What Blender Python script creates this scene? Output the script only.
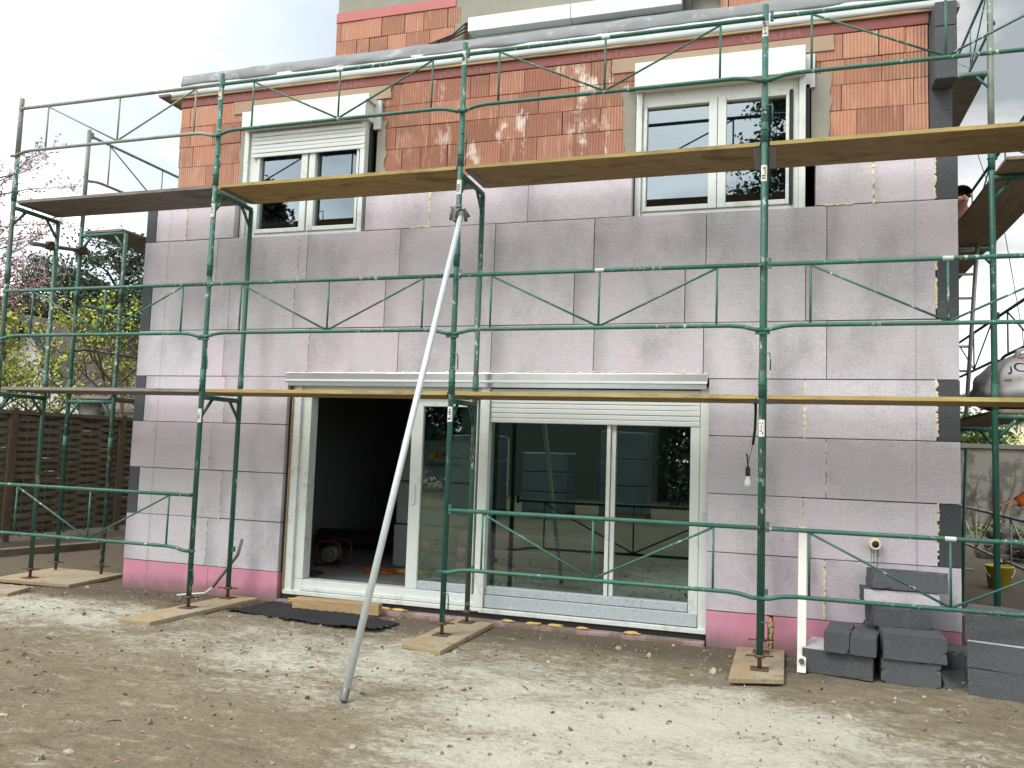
import bpy, bmesh, math, random
from mathutils import Vector, Matrix, noise
for o in list(bpy.data.objects): bpy.data.objects.remove(o, do_unlink=True)
S = bpy.context.scene
COL = S.collection
R = math.radians
random.seed(11)

# ------------------------------------------------------------------ camera
cam = bpy.data.cameras.new('camera'); co = bpy.data.objects.new('camera', cam); COL.objects.link(co)
yaw, pit, rol = 0.31329, 0.081865, 0.034215
f_ = Vector((-math.sin(yaw)*math.cos(pit), math.cos(yaw)*math.cos(pit), math.sin(pit)))
r_ = Vector((math.cos(yaw), math.sin(yaw), 0)); u_ = r_.cross(f_)
r2 = r_*math.cos(rol) + u_*math.sin(rol); u2 = -r_*math.sin(rol) + u_*math.cos(rol)
co.matrix_world = Matrix(((r2.x, u2.x, -f_.x, -1.3746), (r2.y, u2.y, -f_.y, -7.4788), (r2.z, u2.z, -f_.z, 1.2948), (0, 0, 0, 1)))
cam.sensor_width = 36; cam.lens = 36*833.46/1024; cam.clip_start = .05; cam.clip_end = 2000
S.camera = co

# ------------------------------------------------------------------ world, sun, exposure
SUN_EL, SUN_AZ = 52, 215          # azimuth the light comes from, clockwise from +y
W = bpy.data.worlds.new('World'); S.world = W; W.use_nodes = True
nt = W.node_tree; nt.nodes.clear()
def nd(t, **k):
    n = nt.nodes.new(t)
    for a, v in k.items(): setattr(n, a, v)
    return n
out = nd('ShaderNodeOutputWorld'); mix = nd('ShaderNodeMixShader')
sky = nd('ShaderNodeTexSky', sky_type='NISHITA'); sky.sun_disc = False
sky.sun_elevation = R(SUN_EL); sky.sun_rotation = R(SUN_AZ)
b1 = nd('ShaderNodeBackground'); b1.inputs[1].default_value = .1
b2 = nd('ShaderNodeBackground'); b2.inputs[1].default_value = 1.0
tc = nd('ShaderNodeTexCoord')
mp = nd('ShaderNodeMapping'); mp.inputs['Location'].default_value = (4.4, .3, 1.2); mp.inputs['Scale'].default_value = (1.3, 1.3, 3.2)
n1 = nd('ShaderNodeTexNoise'); n1.inputs['Scale'].default_value = 1.9; n1.inputs['Detail'].default_value = 7; n1.inputs['Roughness'].default_value = .52
n2 = nd('ShaderNodeTexNoise'); n2.inputs['Scale'].default_value = 3.4; n2.inputs['Detail'].default_value = 6
dotn = nd('ShaderNodeVectorMath', operation='DOT_PRODUCT'); dotn.inputs[1].default_value = (-.46, -.58, .55)
mr = nd('ShaderNodeMapRange'); mr.inputs[1].default_value = -.35; mr.inputs[2].default_value = .38; mr.inputs[3].default_value = .47; mr.inputs[4].default_value = 1.45
rampc = nd('ShaderNodeValToRGB'); e = rampc.color_ramp.elements
e[0].position = .42; e[0].color = (.43, .475, .51, 1); e[1].position = .57; e[1].color = (1.08, 1.07, 1.03, 1)
mul = nd('ShaderNodeVectorMath', operation='SCALE')
rampf = nd('ShaderNodeValToRGB'); e = rampf.color_ramp.elements
e[0].position = .30; e[0].color = (.80, .80, .80, 1); e[1].position = .55; e[1].color = (1, 1, 1, 1)
L = nt.links.new
L(tc.outputs['Generated'], mp.inputs[0]); L(mp.outputs[0], n1.inputs['Vector']); L(mp.outputs[0], n2.inputs['Vector'])
L(tc.outputs['Generated'], dotn.inputs[0]); L(dotn.outputs['Value'], mr.inputs[0])
L(n1.outputs['Fac'], rampc.inputs[0]); L(rampc.outputs[0], mul.inputs[0]); L(mr.outputs[0], mul.inputs['Scale'])
sz = nd('ShaderNodeSeparateXYZ'); L(tc.outputs['Generated'], sz.inputs[0])
mh = nd('ShaderNodeMapRange', interpolation_type='SMOOTHSTEP'); mh.inputs[1].default_value = .36; mh.inputs[2].default_value = .08; mh.inputs[3].default_value = 1.0; mh.inputs[4].default_value = 1.5
L(sz.outputs['Z'], mh.inputs[0]); mul2 = nd('ShaderNodeVectorMath', operation='SCALE'); L(mul.outputs[0], mul2.inputs[0]); L(mh.outputs[0], mul2.inputs['Scale'])
L(mul2.outputs[0], b2.inputs[0]); L(sky.outputs[0], b1.inputs[0])
L(n2.outputs['Fac'], rampf.inputs[0]); L(rampf.outputs[0], mix.inputs[0])
L(b1.outputs[0], mix.inputs[1]); L(b2.outputs[0], mix.inputs[2]); L(mix.outputs[0], out.inputs[0])
sl = bpy.data.lights.new('sun', 'SUN'); sl.energy = 1.35; sl.angle = R(20); sl.color = (1, .985, .955)
so = bpy.data.objects.new('sun', sl); COL.objects.link(so)
sd = Vector((math.sin(R(SUN_AZ))*math.cos(R(SUN_EL)), math.cos(R(SUN_AZ))*math.cos(R(SUN_EL)), math.sin(R(SUN_EL))))
so.rotation_euler = sd.to_track_quat('Z', 'Y').to_euler(); so.location = (0, 0, 30)
S.view_settings.view_transform = 'Standard'; S.view_settings.look = 'None'
S.view_settings.exposure = 1.07; S.view_settings.gamma = 1

# ------------------------------------------------------------------ material helpers
def lin(r, g, b):
    f = lambda c: (c/255/12.92 if c/255 <= .04045 else ((c/255+.055)/1.055)**2.4)
    return (f(r), f(g), f(b))
class MT:
    def __init__(s, name, rough=.7, metal=0., spec=.4):
        s.m = bpy.data.materials.new(name); s.m.use_nodes = True
        s.t = s.m.node_tree; s.b = s.t.nodes['Principled BSDF']
        s.b.inputs['Roughness'].default_value = rough; s.b.inputs['Metallic'].default_value = metal
        s.b.inputs['Specular IOR Level'].default_value = spec
        s.tc = s.t.nodes.new('ShaderNodeTexCoord'); s.c = None; s.hsock = None
    def n(s, t, **k):
        n = s.t.nodes.new(t)
        for a, v in k.items(): setattr(n, a, v)
        return n
    def l(s, a, b): s.t.links.new(a, b)
    def vec(s, scale=(1, 1, 1), coord='Object'):
        m = s.n('ShaderNodeMapping'); m.inputs['Scale'].default_value = scale
        s.l(s.tc.outputs[coord], m.inputs[0]); return m.outputs[0]
    def noise(s, scale, stretch=(1, 1, 1), detail=5, rough=.6, coord='Object'):
        n = s.n('ShaderNodeTexNoise'); n.inputs['Scale'].default_value = scale; n.inputs['Detail'].default_value = detail
        n.inputs['Roughness'].default_value = rough; s.l(s.vec(stretch, coord), n.inputs['Vector']); return n.outputs['Fac']
    def ramp(s, v, p0, p1):
        m = s.n('ShaderNodeMapRange'); m.interpolation_type = 'SMOOTHSTEP'
        m.inputs[1].default_value = p0; m.inputs[2].default_value = p1; s.l(v, m.inputs[0]); return m.outputs[0]
    def math(s, op, a, b=None):
        m = s.n('ShaderNodeMath', operation=op)
        for i, x in enumerate((a, b)):
            if x is None: continue
            if isinstance(x, (int, float)): m.inputs[i].default_value = x
            else: s.l(x, m.inputs[i])
        return m.outputs[0]
    def base(s, col):
        r = s.n('ShaderNodeRGB'); r.outputs[0].default_value = (*col, 1); s.c = r.outputs[0]; return s
    def over(s, col, fac, mode='MIX'):
        m = s.n('ShaderNodeMix', data_type='RGBA', blend_type=mode)
        if isinstance(fac, (int, float)): m.inputs[0].default_value = fac
        else: s.l(fac, m.inputs[0])
        s.l(s.c, m.inputs[6])
        if isinstance(col, tuple): m.inputs[7].default_value = (*col, 1)
        else: s.l(col, m.inputs[7])
        s.c = m.outputs[2]; return s
    def vary(s, v, amt):       # multiply colour by 1 +- amt following v (0..1)
        m = s.n('ShaderNodeMapRange'); m.inputs[3].default_value = 1-amt; m.inputs[4].default_value = 1+amt; s.l(v, m.inputs[0])
        k = s.n('ShaderNodeVectorMath', operation='SCALE'); s.l(s.c, k.inputs[0]); s.l(m.outputs[0], k.inputs['Scale']); s.c = k.outputs[0]; return s
    def rnd(s, amt):
        oi = s.n('ShaderNodeObjectInfo'); return s.vary(oi.outputs['Random'], amt)
    def bump(s, h, strength=.3, dist=.01):
        b = s.n('ShaderNodeBump'); b.inputs['Strength'].default_value = strength; b.inputs['Distance'].default_value = dist
        s.l(h, b.inputs['Height'])
        if s.hsock is not None: s.l(s.hsock, b.inputs['Normal'])
        s.hsock = b.outputs[0]; return s
    def done(s):
        s.l(s.c, s.b.inputs['Base Color'])
        if s.hsock is not None: s.l(s.hsock, s.b.inputs['Normal'])
        return s.m

def m_eps():
    m = MT('pale_lilac_insulation', .85).base((.468, .446, .474)).rnd(.07)
    m.vary(m.noise(1.1), .12); m.vary(m.noise(9, (1, 1, 7), 6, .7), .16); m.vary(m.noise(70, detail=2), .30); m.vary(m.noise(210, detail=1), .16)
    m.over((.54, .405, .475), m.math('MULTIPLY', m.ramp(m.noise(.55), .46, .68), .5))
    g = m.noise(1.0, (1.2, 1, .7), 4)                      # grey sanding smudges
    g = m.math('ADD', g, m.math('MULTIPLY', m.math('SUBTRACT', m.noise(55, (1, 1, 1.5), 5, .75), .5), .38))
    m.over((.24, .235, .245), m.math('MULTIPLY', m.ramp(g, .46, .74), .75))
    m.over((.30, .28, .29), m.math('MULTIPLY', m.ramp(m.noise(14, (1, 1, 6), 6, .7), .55, .70), .5))
    gx = m.n('ShaderNodeSeparateXYZ'); m.l(m.tc.outputs['Generated'], gx.inputs[0])    # rubbed dark board ends
    ed = m.math('MULTIPLY', m.ramp(m.math('ADD', gx.outputs['X'], m.math('MULTIPLY', m.noise(3.5, detail=6), .30)), .36, .10), m.ramp(m.noise(.9), .42, .55))
    m.over((.22, .215, .225), m.math('MULTIPLY', ed, .55))
    m.over((.12, .115, .115), m.math('MULTIPLY', m.ramp(m.noise(48, (1, 1, 1), 2), .69, .75), .6))
    m.bump(m.noise(90, detail=3), .35, .005); return m.done()
def m_eps_dark(name, c):
    m = MT(name, .85).base(c).rnd(.12)
    m.vary(m.noise(3), .22); m.vary(m.noise(60, detail=2), .40); m.vary(m.noise(150, detail=1), .4)
    m.over((c[0]*3.2, c[1]*3.2, c[2]*3.2), m.math('MULTIPLY', m.ramp(m.noise(110, detail=1), .64, .72), .28))
    m.over((.20, .19, .175), m.math('MULTIPLY', m.ramp(m.noise(4, detail=7, rough=.7), .58, .75), .35))
    m.bump(m.noise(140, detail=2), .4, .004); return m.done()
def m_pink():
    m = MT('pink_foam_board', .8).base((.48, .205, .275)); m.vary(m.noise(2.2), .16); m.vary(m.noise(40, (1, 1, 4)), .08)
    m.over((.40, .24, .27), m.math('MULTIPLY', m.ramp(m.noise(1.6), .5, .68), .5))
    sx = m.n('ShaderNodeSeparateXYZ'); m.l(m.tc.outputs['Object'], sx.inputs[0])
    k = m.math('ADD', sx.outputs['Z'], m.math('MULTIPLY', m.noise(5), .22))
    m.over((.13, .10, .085), m.math('MULTIPLY', m.ramp(k, .31, .10), .8))   # soil splashed on its foot
    m.bump(m.noise(60), .2, .004); return m.done()
def m_brick():
    m = MT('terracotta_block', .9)
    a = m.n('ShaderNodeVertexColor'); a.layer_name = 'tint'; m.c = a.outputs['Color']
    w = m.n('ShaderNodeTexWave'); w.wave_type = 'BANDS'; w.bands_direction = 'X'; w.inputs['Scale'].default_value = 11
    w.inputs['Distortion'].default_value = .5; w.inputs['Detail'].default_value = 1; m.l(m.vec(), w.inputs['Vector'])
    m.vary(w.outputs['Fac'], .10); m.vary(m.noise(3), .15); m.vary(m.noise(25, (3, 1, 1)), .14)
    sx = m.n('ShaderNodeSeparateXYZ'); m.l(m.tc.outputs['Object'], sx.inputs[0])
    z = m.math('MULTIPLY', m.ramp(sx.outputs['X'], -1.6, .2), m.ramp(sx.outputs['X'], 1.9, .9))
    blot = m.math('MULTIPLY', m.ramp(m.noise(3.2, (1.6, 1, .8), 5, .7), .55, .66), z)
    m.over((.62, .55, .49), m.math('MULTIPLY', blot, .85))
    m.over((.60, .50, .44), m.math('MULTIPLY', m.ramp(m.noise(3.0, (2, 1, .9), 6, .72), .66, .74), .7))
    m.over((.17, .085, .068), m.math('MULTIPLY', m.ramp(m.noise(2.1, (1, 1, 1.4)), .50, .72), .55))
    m.over((.46, .32, .21), m.math('MULTIPLY', m.ramp(m.noise(6, (4, 1, .5)), .56, .7), .5))
    m.bump(w.outputs['Fac'], .8, .008); m.bump(m.noise(50), .3, .004); return m.done()
def m_simple(name, c, rough=.7, metal=0, v=.08, sc=6, bump=.12, bs=60, stretch=(1, 1, 1), rnd=0, dirt=None, spec=.4):
    m = MT(name, rough, metal, spec).base(c)
    if rnd: m.rnd(rnd)
    m.vary(m.noise(sc, stretch), v)
    if dirt: m.over(dirt[0], m.math('MULTIPLY', m.ramp(m.noise(dirt[1], stretch, 6, .7), dirt[2], dirt[2]+.1), dirt[3]))
    if bump: m.bump(m.noise(bs, stretch), bump, .004)
    return m.done()
def m_green(name, c, wear):
    m = MT(name, .52).base(c).rnd(.15); m.vary(m.noise(5, (1, 1, .5)), .35); m.vary(m.noise(40, (1, 1, .6), 4), .3)
    m.over((.060, .100, .082), m.math('MULTIPLY', m.ramp(m.noise(7, (1, 1, .6), 6, .7), .50, .66), .7))        # chalky faded paint
    m.over((.44, .45, .40), m.math('MULTIPLY', m.ramp(m.noise(30, (1, 1, .5), 5, .7), wear-.02, wear+.02), m.ramp(m.noise(2.3, detail=3), .48, .62)))
    m.over((.14, .065, .033), m.math('MULTIPLY', m.ramp(m.noise(17, (1, 1, .6), 6, .72), wear+.005, wear+.045), .85))
    m.bump(m.noise(60), .2, .003); return m.done()
def m_wood(name, c, d, axis='X', rnd=.12):
    m = MT(name, .85, spec=.2).base(c).rnd(rnd)
    st = {'X': (.16, 1, 1), 'Y': (1, .16, 1), 'Z': (1, 1, .16)}[axis]
    m.vary(m.noise(2.2, tuple(q**.5 for q in st), 5, .6), .35); m.vary(m.noise(14, st, 7, .7), .45); m.vary(m.noise(45, st, 5, .7), .3)
    m.over(d, m.math('MULTIPLY', m.ramp(m.noise(4.5, tuple(q**.6 for q in st), 8, .72), .50, .66), .8))
    m.over((.36, .34, .29), m.math('MULTIPLY', m.ramp(m.noise(6, tuple(q**.4 for q in st), 8, .78), .60, .70), .45))
    m.over((.022, .014, .009), m.math('MULTIPLY', m.ramp(m.noise(6, tuple(q**.45 for q in st), 3), .70, .74), .85))
    m.bump(m.noise(20, st, 6), .45, .004); return m.done()
def m_glass(name, tint, fac, gloss=(.92, .97, .96)):
    m = bpy.data.materials.new(name); m.use_nodes = True; t = m.node_tree; t.nodes.clear()
    o = t.nodes.new('ShaderNodeOutputMaterial'); mx = t.nodes.new('ShaderNodeMixShader')
    tr = t.nodes.new('ShaderNodeBsdfTransparent'); tr.inputs[0].default_value = (*tint, 1)
    gl = t.nodes.new('ShaderNodeBsdfGlossy'); gl.inputs['Roughness'].default_value = .012; gl.inputs[0].default_value = (*gloss, 1)
    lw = t.nodes.new('ShaderNodeLayerWeight'); lw.inputs[0].default_value = .25
    mr = t.nodes.new('ShaderNodeMapRange'); mr.inputs[3].default_value = fac; mr.inputs[4].default_value = .9
    nz = t.nodes.new('ShaderNodeTexNoise'); nz.inputs['Scale'].default_value = 1.3; nz.inputs['Detail'].default_value = 1
    tcn = t.nodes.new('ShaderNodeTexCoord'); bp = t.nodes.new('ShaderNodeBump'); bp.inputs['Strength'].default_value = .03; bp.inputs['Distance'].default_value = .03
    t.links.new(tcn.outputs['Object'], nz.inputs['Vector']); t.links.new(nz.outputs['Fac'], bp.inputs['Height']); t.links.new(bp.outputs[0], gl.inputs['Normal'])
    t.links.new(lw.outputs['Fresnel'], mr.inputs[0]); t.links.new(mr.outputs[0], mx.inputs[0])
    t.links.new(tr.outputs[0], mx.inputs[1]); t.links.new(gl.outputs[0], mx.inputs[2]); t.links.new(mx.outputs[0], o.inputs[0])
    return m
def m_leaf(name, c, c2):
    m = MT(name, .6).base(c)
    a = m.n('ShaderNodeVertexColor'); a.layer_name = 'tint'
    m.over(c2, a.outputs['Color']); m.vary(m.noise(1.5), .25)
    m.b.inputs['Subsurface Weight'].default_value = 0
    return m.done()
def m_pad():
    m = MT('pad_board', .9).base((.27, .205, .12)).rnd(.1); m.vary(m.noise(1.6), .2); m.vary(m.noise(9, (5, .5, 5), 6, .65), .25)
    m.over((.27, .25, .20), m.math('MULTIPLY', m.ramp(m.noise(4.5, detail=8, rough=.72), .47, .62), .9)); m.over((.14, .11, .075), m.math('MULTIPLY', m.ramp(m.noise(7, detail=8, rough=.7), .56, .68), .8))
    m.bump(m.noise(40, detail=5), .5, .006); return m.done()
def m_film():
    m = MT('blue_speckled_film', .45).base((.36, .40, .42)); m.vary(m.noise(5), .1)
    m.over((.20, .23, .26), m.math('MULTIPLY', m.ramp(m.noise(45, (1, 1, 1.6), 4, .7), .54, .62), .75))
    m.over((.62, .64, .64), m.math('MULTIPLY', m.ramp(m.noise(22, (1, 1, 1.6), 3), .62, .7), .5)); return m.done()
def m_ground():
    m = MT('soil', .95, spec=.15).base((.225, .187, .126))
    m.vary(m.noise(.8), .25); m.vary(m.noise(7, (1, 1.6, 1), 8, .75), .55); m.vary(m.noise(38, (1, 1.3, 1), 5, .7), .45); m.vary(m.noise(160, detail=2), .30)
    m.over((.10, .08, .058), m.math('MULTIPLY', m.ramp(m.noise(2.6, (1, 1.7, 1), 8, .75), .55, .68), .7))
    m.over((.42, .385, .30), m.math('MULTIPLY', m.ramp(m.noise(3.4, (1, 2.2, 1), 10, .8), .52, .66), .85))
    sx = m.n('ShaderNodeSeparateXYZ'); m.l(m.tc.outputs['Object'], sx.inputs[0])
    X, Y = sx.outputs['X'], sx.outputs['Y']
    def blob(cx, cy, rx, ry):
        dx = m.math('POWER', m.math('DIVIDE', m.math('SUBTRACT', X, cx), rx), 2); dy = m.math('POWER', m.math('DIVIDE', m.math('SUBTRACT', Y, cy), ry), 2)
        return m.math('SUBTRACT', 1., m.math('ADD', dx, dy))
    k = m.math('MAXIMUM', blob(-2.0, -2.3, 1.7, 1.0), blob(-1.7, -3.5, 1.8, 1.4))
    k = m.math('MAXIMUM', k, m.math('MULTIPLY', blob(-7.9, -1.3, 1.5, .6), .55))
    k = m.math('MAXIMUM', k, m.math('MULTIPLY', blob(-4.2, -1.7, 2.0, .8), .35))
    k = m.math('MAXIMUM', k, -.9)
    d = m.math('ADD', m.math('MULTIPLY', k, .26), m.noise(1.7, (1, 1.5, 1), detail=10, rough=.74))
    d = m.math('ADD', d, m.math('MULTIPLY', m.math('SUBTRACT', m.noise(16, (1, 1.6, 1), detail=8, rough=.8), .5), .85))
    m.over((.56, .54, .45), m.math('MULTIPLY', m.ramp(d, .40, .76), .92))
    m.vary(m.noise(26, (1, 1.4, 1), 7, .75), .35); m.vary(m.noise(110, detail=3), .30)
    m.over((.10, .082, .06), m.math('MULTIPLY', m.ramp(m.noise(15, (1, 1.5, 1), 7, .78), .62, .70), .6))
    damp_and_shade = m.math('ADD', Y, m.math('MULTIPLY', m.noise(2.5), .9))
    m.over((.115, .092, .068), m.math('MULTIPLY', m.ramp(damp_and_shade, -.45, .1), .75))  # moist strip at the wall; behind it, shade painted into the soil colour
    m.over((.085, .068, .05), m.math('MULTIPLY', m.ramp(Y, .2, 2.5), .7))  # shade on the soil beyond the house front, painted darker still
    v = m.n('ShaderNodeTexVoronoi'); v.inputs['Scale'].default_value = 55; m.l(m.vec(), v.inputs['Vector'])
    m.over((.5, .46, .39), m.math('MULTIPLY', m.ramp(v.outputs['Distance'], .22, .10), m.math('MULTIPLY', m.ramp(m.noise(5), .52, .66), .5)))
    m.bump(m.noise(14, detail=9, rough=.75), 1., .045); m.bump(m.noise(80, detail=4), .8, .012); return m.done()

EPS = m_eps(); DARK = m_eps_dark('graphite_foam', (.050, .056, .060)); DARK2 = m_eps_dark('graphite_foam_cut', (.060, .066, .069))
PINK = m_pink(); BRICK = m_brick(); GROUND = m_ground(); FILM = m_film()
PVC = m_simple('white_window_plastic', (.53, .565, .535), .35, v=.05, bump=.03, dirt=((.33, .32, .28), 5, .54, .5))
SLAT = m_simple('roller_slat', (.50, .53, .51), .45, v=.04, bump=.03)
BOXM = m_simple('shutter_casing', (.56, .60, .575), .5, v=.07, sc=3, bump=.04, stretch=(1, 1, .4), dirt=((.42, .50, .54), 3, .56, .5))
ALU = m_simple('mill_aluminium', (.50, .51, .50), .28, 1.0, v=.12, sc=3, bump=.05, stretch=(2, 1, .2))
GREEN = m_green('green_tube_paint', (.019, .095, .069), .60); GREENW = m_green('worn_green_tube_paint', (.030, .095, .068), .56)
RAILG = m_green('green_rail_paint', (.020, .098, .072), .60); GREYG = m_green('weathered_grey_tube', (.17, .19, .155), .62)
RAILW = m_green('pale_rail_paint', (.34, .37, .33), .66)
WOODY = m_wood('plank_yellow', (.27, .185, .078), (.10, .062, .028)); WOODB = m_wood('plank_brown', (.235, .165, .085), (.085, .055, .03))
WOODG = m_wood('plank_grey', (.19, .168, .15), (.09, .08, .07)); WOODE = m_wood('plank_edge', (.31, .24, .095), (.12, .085, .04))
PADW = m_pad(); TIMB = m_wood('sawn_timber', (.33, .23, .125), (.2, .13, .07))
SOFF = m_wood('plywood_soffit', (.24, .19, .13), (.13, .10, .07), 'Y')
STEEL = m_simple('galvanised_steel', (.46, .51, .51), .5, .35, v=.12, sc=12, bump=.05)
RUST = m_simple('rusty_steel', (.095, .058, .038), .8, .3, v=.3, sc=20)
CLAMP = m_simple('dark_clamp_steel', (.16, .16, .15), .5, .7, v=.3, sc=25)
FOAM = m_simple('yellow_foam', (.60, .55, .36), .9, v=.2, sc=30, bump=.6, bs=70)
FOAMO = m_simple('old_orange_foam', (.42, .29, .10), .9, v=.25, sc=30, bump=.6, bs=70)
MORT = m_simple('grey_mortar', (.235, .23, .185), .95, v=.18, sc=5, bump=.5, bs=30)
TAN = m_simple('tan_mortar', (.30, .22, .15), .95, v=.18, sc=5, bump=.5, bs=30)
REDF = m_simple('red_clay_lintel', (.185, .062, .055), .8, v=.15, sc=3, bump=.2, bs=20, dirt=((.30, .17, .14), 4, .62, .5))
LETT = m_simple('pale_stamp_ink', (.235, .11, .098), .9, v=.2, sc=30, bump=0)
MEMB = m_simple('grey_roof_membrane', (.165, .175, .18), .65, v=.28, sc=3.5, bump=.6, bs=9, dirt=((.33, .34, .34), 5, .55, .5))
FOIL = m_simple('white_roof_foil', (.44, .47, .47), .5, v=.08, sc=3, bump=.3, bs=9)
BLACK = m_simple('black_rubber', (.012, .013, .013), .6, v=.2, sc=8)
TAPE = m_simple('black_sealing_tape', (.02, .022, .022), .45, v=.3, sc=8)
WHITE = m_simple('white_paint', (.56, .57, .51), .6, v=.07, sc=8, dirt=((.3, .28, .24), 9, .62, .6))
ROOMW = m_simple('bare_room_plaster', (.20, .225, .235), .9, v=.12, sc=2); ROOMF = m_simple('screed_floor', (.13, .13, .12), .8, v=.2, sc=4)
GLASS_U = m_glass('upper_glazing', (.42, .50, .54), .20, (.76, .90, 1)); GLASS_D = m_glass('door_glazing', (.38, .52, .48), .17, (.76, 1, .94))
WICK = m_wood('dark_wicker', (.11, .092, .062), (.055, .045, .03), 'Y', .2); WICKP = m_wood('fence_post_wood', (.10, .075, .05), (.06, .045, .03), 'Z')
CONC = m_simple('old_concrete', (.15, .14, .12), .95, v=.3, sc=1.3, bump=.4, bs=14, dirt=((.055, .052, .043), 1.3, .46, .8))
BARK = m_simple('dark_bark', (.065, .048, .038), .95, v=.35, sc=8, bump=.6, bs=20)
SKIN = m_simple('skin', (.42, .235, .17), .55, v=.06); HAIR = m_simple('dark_hair', (.015, .012, .010), .7, v=.3, sc=30)

# ------------------------------------------------------------------ object helpers
ORG = {}
def tag(o, label=None, cat=None, group=None, kind=None):
    for k, v in (('label', label), ('category', cat), ('group', group), ('kind', kind)):
        if v: o[k] = v
    return o
def thing(name, loc, label, cat, group=None):
    o = bpy.data.objects.new(name, None); COL.objects.link(o); o.location = loc; o.empty_display_size = .2
    ORG[o.name] = Vector(loc); return tag(o, label, cat, group)
def obj(name, bm, mats, parent=None, loc=None, smooth=False, bevel=0, label=None, cat=None, group=None, kind=None):
    org = ORG[parent.name] if parent else Vector(loc if loc is not None else (0, 0, 0))
    if org.length: bmesh.ops.translate(bm, verts=bm.verts, vec=-org)
    me = bpy.data.meshes.new(name); bm.to_mesh(me); bm.free()
    for m in (mats if isinstance(mats, (list, tuple)) else [mats]): me.materials.append(m)
    if smooth:
        for p in me.polygons: p.use_smooth = True
    o = bpy.data.objects.new(name, me); COL.objects.link(o)
    if parent: o.parent = parent
    else: o.location = org
    ORG[o.name] = org
    if bevel:
        b = o.modifiers.new('bevel', 'BEVEL'); b.width = bevel; b.segments = 2; b.limit_method = 'ANGLE'; b.angle_limit = R(40)
    return tag(o, label, cat, group, kind)
def nb(): return bmesh.new()
def box(bm, x0, x1, y0, y1, z0, z1, mi=0, rot=None):
    vs = [bm.verts.new((x, y, z)) for z in (z0, z1) for y in (y0, y1) for x in (x0, x1)]
    for q in ((0, 2, 3, 1), (4, 5, 7, 6), (0, 1, 5, 4), (1, 3, 7, 5), (3, 2, 6, 7), (2, 0, 4, 6)):
        fc = bm.faces.new([vs[i] for i in q]); fc.material_index = mi
    if rot is not None:
        c = Vector(((x0+x1)/2, (y0+y1)/2, (z0+z1)/2)); bmesh.ops.rotate(bm, verts=vs, cent=c, matrix=rot)
    return vs
def hexa(bm, P, mi=0):    # P: 4 bottom corners then 4 top, same order
    vs = [bm.verts.new(p) for p in P]
    for q in ((3, 2, 1, 0), (4, 5, 6, 7), (0, 1, 5, 4), (1, 2, 6, 5), (2, 3, 7, 6), (3, 0, 4, 7)):
        bm.faces.new([vs[i] for i in q]).material_index = mi
    return vs
def tube(bm, pts, rad, seg=10, mi=0, caps=True):
    pts = [Vector(p) for p in pts]; rr = rad if isinstance(rad, (list, tuple)) else [rad]*len(pts)
    rings = []; ref = None
    for i, p in enumerate(pts):
        d = (pts[min(i+1, len(pts)-1)] - pts[max(i-1, 0)]).normalized()
        if ref is None: ref = Vector((1, 0, 0)) if abs(d.x) < .9 else Vector((0, 1, 0))
        a = (ref - d*ref.dot(d)).normalized(); b = d.cross(a); ref = a
        rings.append([bm.verts.new(p + (a*math.cos(2*math.pi*k/seg) + b*math.sin(2*math.pi*k/seg))*rr[i]) for k in range(seg)])
    for i in range(len(rings)-1):
        for k in range(seg):
            fc = bm.faces.new((rings[i][k], rings[i][(k+1) % seg], rings[i+1][(k+1) % seg], rings[i+1][k])); fc.smooth = True; fc.material_index = mi
    if caps:
        bm.faces.new(rings[0][::-1]).material_index = mi; bm.faces.new(rings[-1]).material_index = mi
def lump(bm, c, r, sub=1, sq=(1, 1, 1), jit=.25, mi=0):
    g = bmesh.ops.create_icosphere(bm, subdivisions=sub, radius=1)
    for v in g['verts']:
        k = r*(1+random.uniform(-jit, jit)); v.co = Vector((v.co.x*k*sq[0], v.co.y*k*sq[1], v.co.z*k*sq[2])) + Vector(c)
    for fc in {f for v in g['verts'] for f in v.link_faces}: fc.material_index = mi
def lathe(bm, c, prof, seg=20, mi=0):
    rings = [[bm.verts.new((c[0]+r*math.cos(2*math.pi*k/seg), c[1]+r*math.sin(2*math.pi*k/seg), c[2]+z)) for k in range(seg)] for r, z in prof]
    for i in range(len(rings)-1):
        for k in range(seg):
            fc = bm.faces.new((rings[i][k], rings[i][(k+1) % seg], rings[i+1][(k+1) % seg], rings[i+1][k])); fc.smooth = True; fc.material_index = mi
def boxo(name, a, mats, parent=None, bevel=.003, **k):
    bm = nb(); box(bm, *a); return obj(name, bm, mats, parent, bevel=bevel, **k)
def textmesh(name, body, size, mat, parent, pos, rot, extr=.0015):
    cu = bpy.data.curves.new(name, 'FONT'); cu.body = body; cu.size = size; cu.extrude = extr; cu.align_x = 'CENTER'; cu.align_y = 'CENTER'
    t = bpy.data.objects.new(name, cu); COL.objects.link(t)
    dg = bpy.context.evaluated_depsgraph_get(); me = bpy.data.meshes.new_from_object(t.evaluated_get(dg))
    COL.objects.unlink(t); bpy.data.objects.remove(t)
    bm = nb(); bm.from_mesh(me); bpy.data.meshes.remove(me)
    bmesh.ops.transform(bm, verts=bm.verts, matrix=Matrix.Translation(pos) @ rot)
    return obj(name, bm, mat, parent)

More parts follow.
